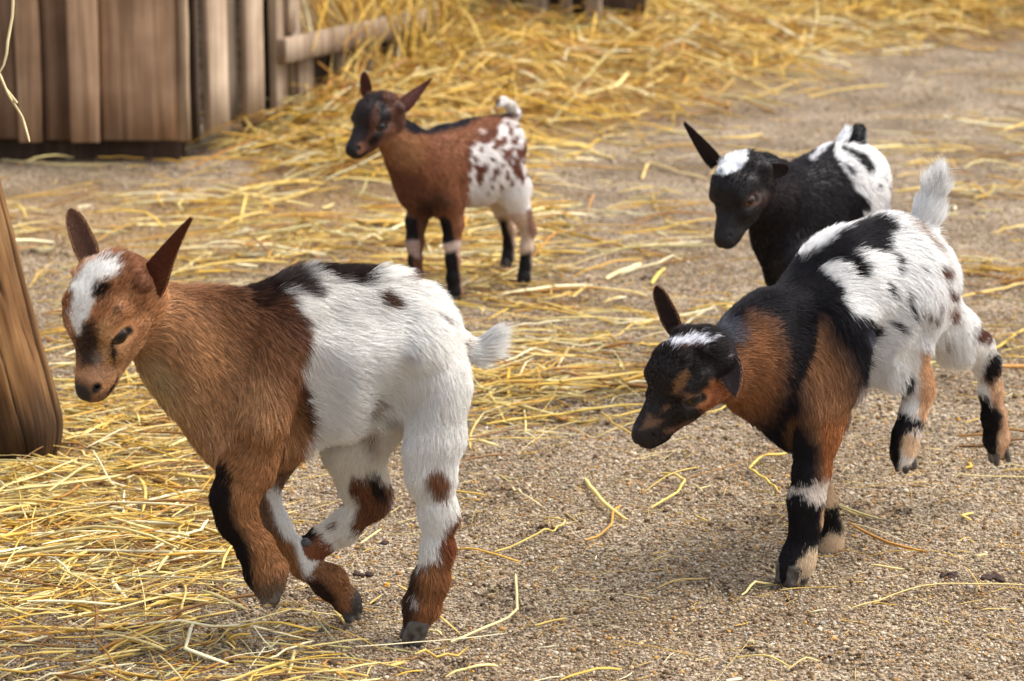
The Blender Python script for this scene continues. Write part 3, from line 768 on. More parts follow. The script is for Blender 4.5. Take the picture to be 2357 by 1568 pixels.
class Goat:
    def __init__(s, gpx, s0, heading, name_label, aff, **kw):
        th = math.radians(heading); s.th = th
        s.X = np.array([math.cos(th), math.sin(th), 0]); s.Y = np.array([-math.sin(th), math.cos(th), 0])
        s.o = ground(*gpx) + s.Y * s0
        s.R = np.stack([s.X, s.Y, np.array([0, 0, 1.])], 0)     # world -> local rows
        s.prims = []; s.aff = aff; s.label = name_label; s.kw = kw
        s.root = empty('goat_kid', s.o, th); props(s.root, name_label, 'goat', 'goat kids in the pen')
        s.hooves = []
    def P(s, x, y, sd=0.0):
        d = ray(x, y); t = ((s.o - Cv) @ s.Y - sd) / (d @ s.Y)
        return s.R @ (Cv + d * t - s.o)
    def loc(s, Wp): return (np.asarray(Wp) - s.o) @ s.R.T
    def wld(s, Lp): return np.asarray(Lp) @ s.R + s.o
    def px(s, Lp): return proj(s.wld(Lp))
    def m(s, r, Lp):
        return r * ((s.wld(Lp) - Cv) @ Fv) / FPX
    def add(s, a, b, ra, rb, q=1.0, k=.012, tag='body', flow=None, op=1, ln=None):
        p = Prim(); p.a = np.asarray(a, float); p.b = np.asarray(b, float); p.ra, p.rb, p.q, p.k, p.tag, p.op = ra, rb, q, k, tag, op
        p.ln = np.array([0, 1., 0]) if ln is None else ln
        if flow is None: fl = p.b - p.a
        else: fl = np.asarray(flow, float)
        nn = np.linalg.norm(fl); p.flow = fl / nn if nn > 1e-6 else np.array([.7, 0, -.7])
        s.prims.append(p); return p
    def cap(s, a, b, ra, rb, **kw):
        A_, B_ = s.P(*a), s.P(*b); return s.add(A_, B_, s.m(ra, A_), s.m(rb, B_), **kw)
    def chain(s, tag, pts, q=1.0, k=.010, flow=None):
        """pts (x,y,sd,r)"""
        ks = s.kw.get('legk', 1.0) if tag != 'tail' else 1.0
        for i in range(len(pts) - 1):
            a, b = [(*p_[:3], p_[3] * (ks if j_ else 1)) for p_, j_ in ((pts[i], i), (pts[i + 1], 1))]
            s.cap(a[:3], b[:3], a[3], b[3], q=q, k=k if i else k * 1.8, tag=tag, flow=flow)
    # head in its own frame: x to the nose, y to the goat's left (the near side), z up
    def head(s, opx, yaw, pit, rol, sc, sd, chub=1.0):
        R_ = s.R @ euler_head(*np.radians([yaw, pit, rol])); O_ = s.P(*opx, sd)
        s.HR, s.HO, s.hs = R_, O_, sc
        H = lambda x, y, z: O_ + R_ @ (np.array([x, y, z]) * sc)
        s.H = H; ln = R_[:, 1]; fl = R_ @ np.array([-1, 0, -.15]); k = .010 * sc
        def c(a, b, ra, rb, q=1.0, k_=None, op=1, tag='head', flow=fl): s.add(H(*a), H(*b), ra * sc, rb * sc, q=q, k=(k_ or k), tag=tag, flow=flow, op=op, ln=ln)
        c((-.006, 0, .000), (.018, 0, .008), .0345, .0300, q=.94)                 # cranium and domed forehead
        c((-.010, 0, -.014), (.020, 0, -.018), .029, .0250, q=.86)               # cheeks
        c((.020, 0, -.003), (.071, 0, -.0240), .0265, .0118, q=.80)              # bridge of the nose
        c((.034, 0, -.018), (.066, 0, -.0290), .0200, .0130, q=.82)              # upper lip body
        c((.002, 0, -.024), (.060, 0, -.0370), .0190, .0086, q=.78, k_=.006 * sc)  # jaw
        c((.058, .0058, -.0300), (.071, .0054, -.0305), .0105, .0078, q=.9, k_=.006 * sc)   # lip pads
        c((.058, -.0058, -.0300), (.071, -.0054, -.0305), .0105, .0078, q=.9, k_=.006 * sc)
        c((.068, 0, -.0230), (.0755, 0, -.0262), .0100, .0066, q=1.15, k_=.005 * sc)         # nose pad
        for sg in (1, -1):
            c((.014, .0245 * sg, .0120), (.034, .0225 * sg, .0070), .0080, .0060, k_=.008 * sc)   # brow
            c((.012, .0245 * sg, -.0130), (.038, .0195 * sg, -.0140), .0085, .0075, k_=.009 * sc)  # cheek bone
            c((-.006, .016 * sg, .027), (.000, .016 * sg, .0325), .0070, .0035, k_=.009 * sc)  # horn bud
            c((-.012, .020 * sg, .008), (-.016, .030 * sg, .011), .0115, .0070, k_=.012 * sc, tag='ear')
            # eye opening
            c((.0215, .0350 * sg, -.0040), (.0335, .0285 * sg, -.0010), .0042, .0034, op=-1, k_=.003 * sc)
            # nostril and mouth line
            c((.0750, .0052 * sg, -.0250), (.0700, .0100 * sg, -.0225), .0015, .0018, op=-1, k_=.002 * sc)
            c((.0440, .0170 * sg, -.0325), (.0600, .0150 * sg, -.0362), .0013, .0014, q=1, op=-1, k_=.003 * sc)
            c((.0600, .0150 * sg, -.0362), (.0790, .0040 * sg, -.0362), .0014, .0013, q=1, op=-1, k_=.003 * sc)
        c((.0820, 0, -.0280), (.0790, 0, -.0362), .0012, .0012, op=-1, k_=.003 * sc)
        s.eyes = [(H(.0270, .0205 * sg, -.0028), .0098 * sc, sg) for sg in (1, -1)]
    def relief(s, a, b, r, amt, both=True, tag='body', flow=None, far_only=False):
        """soft hollow (amt<0) or ridge (amt>0), metres, laid on the flank between two side-view points"""
        pos = [p_ for p_ in s.prims if p_.op > 0]
        for sg in ((1, -1) if both else (1,)):
            ends = []
            for (x, y) in (a, b):
                c0 = s.P(x, y, 0)
                ys = -sg * np.linspace(.13, .0, 131)
                L_ = np.stack([np.full(131, c0[0]), ys, np.full(131, c0[2])], 1)
                dd = np.min([p_.d(L_) for p_ in pos], 0)
                i = np.argmax(dd < 0) if (dd < 0).any() else 130
                yy = ys[i]; off = (r - abs(amt)) if amt < 0 else -(r - amt)
                ends.append(np.array([c0[0], yy - sg * off, c0[2]]))
            s.add(ends[0], ends[1], r, r, k=.022 if amt < 0 else .018, op=-1 if amt < 0 else 1, tag=tag, flow=flow if flow is not None else (.7, 0, -.7))
    def hcoords(s, Lp): return ((Lp - s.HO) @ s.HR) / s.hs
    def ear(s, base, tip, wpx, openv, cup=1.15, tipround=.5, bend=(0, 0, 0), prof=None):
        B_, T_ = s.P(*base), s.P(*tip); Wm = s.m(wpx, B_)
        o_ = np.asarray(openv, float) @ s.R.T; ax = T_ - B_; L_ = np.linalg.norm(ax); ax /= L_
        o_ = o_ - ax * (o_ @ ax); o_ /= np.linalg.norm(o_); sd = np.cross(ax, o_)
        nt, nphi = 26, 15; t = np.linspace(0, 1, nt)
        wdt = Wm * np.interp(t, [0, .12, .35, .6, .8, .92, 1], [.75, .92, 1.0, .90, .68 + .08 * tipround, .44 + .14 * tipround, .12 + .16 * tipround])
        if prof: wdt = Wm * np.interp(t, [0, .15, .3, .5, .7, .85, 1], prof)
        cupv = cup * np.interp(t, [0, .3, .7, 1], [1.5, 1.0, .8, .5])
        bd = np.asarray(bend, float)
        V = []
        th_ = .0011 + .0014 * (1 - t)
        for side_ in (1, -1):
            for i in range(nt):
                cen = B_ + ax * L_ * t[i] + (sd * bd[0] + o_ * bd[1]) * L_ * (t[i] ** 2)
                ph = np.linspace(-1, 1, nphi) * cupv[i]; rr = wdt[i] / max(cupv[i], .3) * .95
                for q, f_ in enumerate(ph):
                    n_ = -math.cos(f_) * o_ + math.sin(f_) * sd
                    edge = 1 - (q / (nphi - 1) * 2 - 1) ** 6
                    V.append(cen + o_ * rr * math.cos(0) + n_ * rr + (n_ * th_[i] * side_ * edge))
        V = np.array(V); F_ = []
        M_ = nt * nphi
        for i in range(nt - 1):
            for q in range(nphi - 1):
                a = i * nphi + q; F_.append((a, a + 1, a + nphi + 1, a + nphi)); F_.append((M_ + a, M_ + a + nphi, M_ + a + nphi + 1, M_ + a + 1))
            for q, rv in ((0, 0), (nphi - 1, 1)):
                a = i * nphi + q; f_ = (a, a + nphi, M_ + a + nphi, M_ + a); F_.append(f_[::-1] if rv else f_)
        for q in range(nphi - 1):
            a = (nt - 1) * nphi + q; F_.append((a, a + 1, M_ + a + 1, M_ + a))
        F_ = np.array(F_)
        # face outwards
        return dict(V=V, F=F_, ax=ax, inner=o_, n=M_)
    def hoof(s, top, tip, fwd, r=15, spread=1.0, lat=None):
        """top/tip (x,y,sd): coronet centre and toe end"""
        s.hooves.append((top, tip, fwd, r, spread))
    def flow_at(s, Pp):
        ds = []; 
        pos = [p for p in s.prims if p.op > 0]
        D_ = np.stack([p.d(Pp) for p in pos], 1); dm = D_.min(1, keepdims=True)
        W_ = np.exp(-(D_ - dm) / .007); W_ /= W_.sum(1, keepdims=True)
        Fl = W_ @ np.stack([p.flow for p in pos], 0)
        tags = np.array([p.tag for p in pos])[D_.argmin(1)]
        return Fl, tags
    def coat(s, Pp, tags, jitter=1.0, Fl=None):
        """linear albedo; patches are listed in pixel space of the goat's own side view"""
        q = s.px(Pp)
        if Fl is not None:    # ragged borders that follow the lie of the hair
            j = RNG.normal(0, .0026, len(Pp)) + .0055 * N2(Pp, 110) * np.clip(1 + N1(Pp, 40), .2, 2)
            q = s.px(Pp + Fl * (j * sc_ if False else j * s.kw.get('patscale', 1.0))[:, None])
        sc_ = s.kw.get('patscale', 1.0)
        wob = np.stack([N1(Pp, 26) + .6 * N2(Pp, 70), N2(Pp, 26) + .6 * N3(Pp, 70)], -1) * 5.5 * sc_ * jitter
        qq = q + wob + RNG.normal(0, 2.0 * sc_, q.shape) * jitter
        C_ = np.zeros((len(Pp), 3))
        for tg, c in s.kw['base'].items():
            mk = np.isin(tags, [tg]) if tg != '*' else np.ones(len(tags), bool)
            C_[mk] = lin(c)
        hp = s.hcoords(Pp)
        for p in s.kw['patches']:
            tg = p[0].split(); kind = p[1]
            mk = np.isin(tags, tg) if tg != ['*'] else np.ones(len(tags), bool)
            if not mk.any(): continue
            af = s.aff[1] if 'Z' in kind else s.aff[0]
            if kind[0] == 'p':
                pts = [(af[0] + x * af[1], af[2] + y * af[1]) for x, y in p[2]]
                sd = poly_sd(qq[mk], pts); soft = p[4] if len(p) > 4 else 4
                al = np.clip(.5 - sd / (2 * soft), 0, 1)
            elif kind[0] == 'e':
                x, y, rx, ry, an = p[2]; x = af[0] + x * af[1]; y = af[2] + y * af[1]; rx *= af[1]; ry *= af[1]
                d_ = qq[mk] - [x, y]; c_, s_ = math.cos(math.radians(an)), math.sin(math.radians(an))
                u = (d_[:, 0] * c_ + d_[:, 1] * s_) / rx; v = (-d_[:, 0] * s_ + d_[:, 1] * c_) / ry
                soft = p[4] if len(p) > 4 else .25
                al = np.clip((1 - np.hypot(u, v)) / soft + .5, 0, 1)
            elif kind[0] == 'h':    # head frame sphere: centre, radius
                x, y, z, r_ = p[2]; g = hp[mk]; d_ = np.sqrt((g[:, 0] - x) ** 2 + (abs(g[:, 1]) - y) ** 2 + (g[:, 2] - z) ** 2)
                soft = p[4] if len(p) > 4 else .3
                al = np.clip((1 - d_ / r_) / soft + .5, 0, 1)
            am = p[5] if len(p) > 5 else 1.0
            al = (al * am)[:, None]
            C_[mk] = C_[mk] * (1 - al) + lin(p[3]) * al
        # face details every kid has: black nose pad rims, mouth line, dark eye rims
        hd = tags == 'head'
        g = hp[hd]; ay = abs(g[:, 1])
        def seg(a, b):
            a, b = np.array(a), np.array(b); e = b - a; x = np.stack([g[:, 0], ay, g[:, 2]], -1)
            t = np.clip(((x - a) @ e) / (e @ e), 0, 1); return np.linalg.norm(x - a - t[:, None] * e, axis=1)
        dk = np.zeros(len(g))
        dk = np.maximum(dk, sm(.0036, .0020, seg((.0440, .0170, -.0325), (.0600, .0150, -.0362))))
        dk = np.maximum(dk, sm(.0036, .0020, seg((.0600, .0150, -.0362), (.0790, .0040, -.0362))))
        dk = np.maximum(dk, sm(.0058, .0034, seg((.0765, .0045, -.0262), (.0700, .0105, -.0222))))
        dk = np.maximum(dk, sm(.0054, .0038, seg((.0215, .0315, -.0040), (.0335, .0265, -.0008))))
        lid = seg((.0215, .0315, -.0040), (.0335, .0265, -.0008)); lw = (sm(.0100, .0080, lid) * sm(.0048, .0060, lid))[:, None]; C_[hd] = C_[hd] * (1 + .45 * lw) + lw * np.array([.020, .012, .008])
        ch = C_[hd]; dk = dk[:, None]; C_[hd] = ch * (1 - dk) + np.array([.008, .006, .006]) * dk
        C_ = np.clip(C_, .001, 1) ** .86; br = sm(.25, .6, (C_[:, 0] - C_[:, 2]) / C_[:, 0]) * sm(.03, .12, C_[:, 0]); C_[:, 1] *= 1 + .03 * br
        dk_ = sm(.08, .02, C_.mean(1)); C_ *= (1 - .52 * dk_)[:, None]
        g_ = C_.mean(1, keepdims=True)
        return g_ + (C_ - g_) * s.kw.get('sat', 1.0)
    def build(s, h, nhair, flen, skin_eye=EYE_DARK):
        V, F_ = mesh_sdf(s.prims, h)
        Fl, tags = s.flow_at(V)
        C_ = s.coat(V, tags, .6)
        Vs, Fs, Cs, info = [V], [F_], [C_], []
        base = len(V)
        ear_roots = []
        for e in s.kw.get('ears', []):
            E_ = s.ear(*e['a'], **e.get('k', {}))
            n_ = E_['n']; ce = np.tile(lin(e['out']), (2 * n_, 1))
            # V[0:n] lies on the outer side (+), V[n:] on the inner side
            ce[n_:] = lin(e['inn'])
            Vs.append(E_['V']); Fs.append(E_['F'] + base); Cs.append(ce); base += 2 * n_
            ear_roots.append((E_, ce))
        Vb = np.vstack(Vs); Fb = np.vstack(Fs); Cb = np.vstack(Cs)
        body = mesh_np('body', Vb, Fb, SKIN, s.root, Cb)
        # ---- fur: strands rooted on the faces
        tri = np.vstack([F_[:, [0, 1, 2]], F_[:, [0, 2, 3]]])
        a, b, c = V[tri[:, 0]], V[tri[:, 1]], V[tri[:, 2]]
        cr = np.cross(b - a, c - a); ar = np.linalg.norm(cr, axis=1)
        pick = RNG.choice(len(tri), nhair, p=ar / ar.sum())
        u = RNG.random((nhair, 2)); fx_ = u.sum(1) > 1; u[fx_] = 1 - u[fx_]
        Pp = a[pick] + (b - a)[pick] * u[:, :1] + (c - a)[pick] * u[:, 1:]
        # smooth vertex normals
        fn = np.zeros_like(V); nrm = cr
        for j in range(3): np.add.at(fn, tri[:, j], nrm)
        fn /= np.linalg.norm(fn, axis=1, keepdims=True) + 1e-12
        tp = tri[pick]; Nn = fn[tp[:, 0]] * (1 - u.sum(1))[:, None] + fn[tp[:, 1]] * u[:, :1] + fn[tp[:, 2]] * u[:, 1:]
        Nn /= np.linalg.norm(Nn, axis=1, keepdims=True) + 1e-12
        Fl, tags = s.flow_at(Pp)
        C_ = None
        hp = s.hcoords(Pp)
        nearh = np.ones(len(Pp))
        for hf_ in s.hooves:
            c_ = s.P(*hf_[0]); nearh = np.minimum(nearh, np.clip(np.linalg.norm(Pp - c_, axis=1) / .026, .30, 1))
        # keep eyes, nostrils, mouth bare
        ay = abs(hp[:, 1]); hd = tags == 'head'
        eye_d = np.sqrt(((hp[:, 0] - .0275) / 1.6) ** 2 + (np.maximum(.030 - ay, 0)) ** 2 + (hp[:, 2] + .003) ** 2)
        bare = hd & ((eye_d < .0062) | ((hp[:, 0] > .0765) & (hp[:, 2] > -.034)))
        L_ = np.zeros(len(Pp))
        for tg, ln_ in flen.items():
            if tg == '*': L_[:] = ln_
            else: L_[tags == tg] = ln_
        hs = s.hs
        # face: very short near the muzzle and the eyes, longer towards the crown
        fl_ = flen['head'] * np.clip(1.25 - (hp[:, 0] - .0) / .075, .35, 1.3)
        L_ = np.where(hd, fl_ * np.clip((eye_d - .0075) / .012 + .35, .35, 1), L_)
        crown = hd & (hp[:, 2] > .022) & (hp[:, 0] < .03); L_[crown] *= 1.7
        L_ *= nearh
        L_ *= RNG.uniform(.55, 1.2, len(Pp)) * (1 + .22 * N3(Pp, 22))
        under = sm(-.3, -.9, Nn[:, 2]) * (tags == 'body'); L_ *= 1 + .15 * under
        # white hair tends to be longer
        # direction
        T = Fl - Nn * (Fl * Nn).sum(1, keepdims=True)
        T /= np.linalg.norm(T, axis=1, keepdims=True) + 1e-9
        B_ = np.cross(Nn, T)
        tops = sm(.75, .98, Nn[:, 2]) * np.isin(tags, ['body', 'neck'])
        L_ *= 1 + .5 * tops * s.kw.get('ridge', .3)
        C_ = s.coat(Pp + T * (L_ * .5)[:, None], tags, 1.0, Fl)
        L_ *= 1 + .20 * sm(.4, .6, C_.mean(1)) * (tags == 'body')
        clump = np.stack([N1(Pp, 30), N2(Pp, 30)], -1); clump2 = np.stack([N3(Pp, 95), N1(Pp, 95)], -1)
        lift = .28 + .10 * clump[:, 0] + RNG.normal(0, .07, len(Pp))
        lift = lift + s.kw.get('ridge', .3) * tops + .25 * crown
        lift = np.clip(lift, .08, 1.1)
        lat = .26 * clump[:, 1] + .42 * N2(Pp, 11) + .09 * clump2[:, 0] + RNG.normal(0, .12, len(Pp))
        d0 = T + Nn * lift[:, None] * 1.5 + B_ * lat[:, None]; d0 /= np.linalg.norm(d0, axis=1, keepdims=True)
        d1_ = T + Nn * (lift * .45)[:, None] + B_ * (lat * 1.3)[:, None] + np.array([0, 0, -.12]); d1_ /= np.linalg.norm(d1_, axis=1, keepdims=True)
        k = ~bare; Pp, L_, d0, d1_, C_, tags, T, Nn = Pp[k], L_[k], d0[k], d1_[k], C_[k], tags[k], T[k], Nn[k]
        # strand colour variation
        lum = C_.mean(1, keepdims=True)
        var = RNG.normal(1, .20, (len(C_), 1)) * (1 + .10 * N3(Pp, 60)[:, None]); dark = RNG.random((len(C_), 1)) < s.kw.get('darkhair', .10)
        var = np.where(lum > .45, 1 + (var - 1) * .35, var)
        C_ = C_ * np.clip(var, .45, 1.6); C_ = np.where(dark & (lum < .45), C_ * .38, C_); pale_ = (RNG.random((len(C_), 1)) < .12) & (lum > .03) & (lum < .45); C_ = np.where(pale_, C_ * 1.4 + .02, C_)
        P0 = Pp - Nn * .0006; P1 = Pp + d0 * (L_ * .36)[:, None]; P2 = P1 + (d0 * .4 + d1_ * .6) * (L_ * .32)[:, None]; P3 = P2 + d1_ * (L_ * .32)[:, None]
        K_ = np.stack([P0, P1, P2, P3], 1)
        # ears get their own short hair
        eK, eC = [], []
        for E_, ce in ear_roots:
            n_ = E_['n']; nt, nphi = 26, 15
            for sd_ in (0, 1):
                m_ = int(nhair * (.022 if sd_ == 0 else .016)); i = RNG.uniform(0, nt - 1.001, m_); q = RNG.uniform(0, nphi - 1.001, m_)
                G_ = E_['V'][sd_ * n_:(sd_ + 1) * n_].reshape(nt, nphi, 3)
                i0, q0_ = i.astype(int), q.astype(int); fi, fq = (i - i0)[:, None], (q - q0_)[:, None]
                Q_ = G_[i0, q0_] * (1 - fi) * (1 - fq) + G_[i0 + 1, q0_] * fi * (1 - fq) + G_[i0, q0_ + 1] * (1 - fi) * fq + G_[i0 + 1, q0_ + 1] * fi * fq
                dt = G_[i0 + 1, q0_] - G_[i0, q0_]; dq = G_[i0, q0_ + 1] - G_[i0, q0_]
                n2 = np.cross(dt, dq); n2 /= np.linalg.norm(n2, axis=1, keepdims=True) + 1e-9
                # away from the sheet
                other = E_['V'][(1 - sd_) * n_:(2 - sd_) * n_].reshape(nt, nphi, 3)[i0, q0_]
                sg = np.sign(((Q_ - other) * n2).sum(1, keepdims=True)); sg[sg == 0] = 1; n2 *= sg
                dt /= np.linalg.norm(dt, axis=1, keepdims=True) + 1e-9
                l_ = flen.get('ears', .004) * .8 * RNG.uniform(.6, 1.2, m_); dr = dt + n2 * .22 + RNG.normal(0, .10, (m_, 3)); dr /= np.linalg.norm(dr, axis=1, keepdims=True)
                eK.append(np.stack([Q_, Q_ + dr * l_[:, None] * .4, Q_ + dr * l_[:, None] * .7, Q_ + dr * l_[:, None]], 1))
                cc = np.tile(lin(s.kw['ears'][0]['out'] if sd_ == 0 else s.kw['ears'][0]['inn']), (m_, 1))
                cc = np.tile(ce[0] if sd_ == 0 else ce[n_], (m_, 1)) * RNG.uniform(.85, 1.6, (m_, 1))
                edge_ = (q < 1.2) | (q > nphi - 2.2); pale = lin(s.kw.get('earrim', (150, 110, 80)))
                cc = np.where((edge_ & (RNG.random(m_) < .6))[:, None], pale, cc)
                eC.append(cc)
        for e in eK: pass
        if eK: K_ = np.concatenate([K_] + eK); C_ = np.concatenate([C_] + eC)
        n_ = len(K_)
        cu = D.hair_curves.new('fur'); cu.add_curves([4] * n_)
        cu.attributes['position'].data.foreach_set('vector', K_.astype(np.float32).ravel())
        rr = cu.attributes.get('radius') or cu.attributes.new('radius', 'FLOAT', 'POINT')
        rw = s.kw.get('hairw', .00020)
        rad = np.tile(np.array([1.0, .95, .7, .18]) * rw, (n_, 1)) * RNG.uniform(.7, 1.25, (n_, 1))
        rr.data.foreach_set('value', rad.astype(np.float32).ravel())
        ca_ = cu.attributes.new('col', 'FLOAT_COLOR', 'CURVE'); c4 = np.ones((n_, 4), np.float32); c4[:, :3] = np.clip(C_, .002, .92)
        ca_.data.foreach_set('color', c4.ravel())
        cu.materials.append(FUR)
        fo = D.objects.new('fur', cu); COL.objects.link(fo); fo.parent = s.root
        # ---- eyes
        for (ctr, r_, sg) in s.eyes:
            bm_v = []; nn_, mm_ = 20, 28
            ys = s.HR @ np.array([.25, 1.0 * sg, .12]); ys /= np.linalg.norm(ys); xs = s.HR @ np.array([1, 0, 0]); xs -= ys * (xs @ ys); xs /= np.linalg.norm(xs); zs = np.cross(xs, ys)
            th_ = np.linspace(0, np.pi, nn_); ph_ = np.linspace(0, 2 * np.pi, mm_, endpoint=False)
            TT, PH = np.meshgrid(th_, ph_, indexing='ij'); S_ = np.stack([np.sin(TT) * np.cos(PH), np.cos(TT), np.sin(TT) * np.sin(PH)], -1).reshape(-1, 3)
            i = np.arange(nn_ - 1)[:, None] * mm_ + np.arange(mm_)[None]; j = np.arange(nn_ - 1)[:, None] * mm_ + ((np.arange(mm_) + 1) % mm_)[None]
            Fe = np.stack([i, j, j + mm_, i + mm_], -1).reshape(-1, 4)
            o = mesh_np('eye', S_, Fe, skin_eye, s.root)
            M4 = Matrix([[*(xs[q] * r_ if False else (xs[q] * r_, ys[q] * r_, zs[q] * r_)), ctr[q]] for q in range(3)] + [[0, 0, 0, 1]])
            o.matrix_local = M4
        # ---- hooves
        for top, tip, fwd, r_, spread in s.hooves:
            T0, T1 = s.P(*top), s.P(*tip); rm = s.m(r_, T0); f_ = np.array(fwd, float)
            ax = T1 - T0; ax /= np.linalg.norm(ax); f_ = f_ - ax * (f_ @ ax); f_ /= np.linalg.norm(f_); lt = np.cross(ax, f_)
            pr = []
            for sg in (1, -1):
                for (a_, b_, ra, rb) in ((T0 + lt * sg * rm * .42 - f_ * rm * .25, T1 + lt * sg * rm * .55 - f_ * rm * .35 - ax * rm * .55, rm * .74, rm * .52), (T0 + lt * sg * rm * .42 + f_ * rm * .15, T1 + lt * sg * rm * .50 * spread + f_ * rm * .55 - ax * rm * .40, rm * .66, rm * .34)):
                    p = Prim(); p.a, p.b, p.ra, p.rb, p.q, p.k, p.tag, p.op, p.ln, p.flow = a_, b_, ra, rb, .80, .002, 'hoof', 1, lt, ax
                    pr.append(p)
            # cleft between the claws
            p = Prim(); p.a, p.b, p.ra, p.rb, p.q, p.k, p.tag, p.op, p.ln, p.flow = T0 + f_ * rm * 1.05 + ax * rm * .3, T1 + f_ * rm * .6 + ax * rm * .2, rm * .16, rm * .20, .8, .0015, 'hoof', -1, lt, ax
            pr.append(p)
            Vh, Fh = mesh_sdf(pr, max(.0007, h * .5), .006)
            mesh_np('hoof', Vh, Fh, HOOF, s.root)
        return body

LEGDN = None

# ------------------------------------------------------------------ the four kids
def trunk_flow(x=1.0, z=-.35): return np.array([x, 0, z])

BLK, BRN, TAN, WHT = (24, 20, 22), (104, 58, 34), (176, 122, 72), (238, 234, 226)

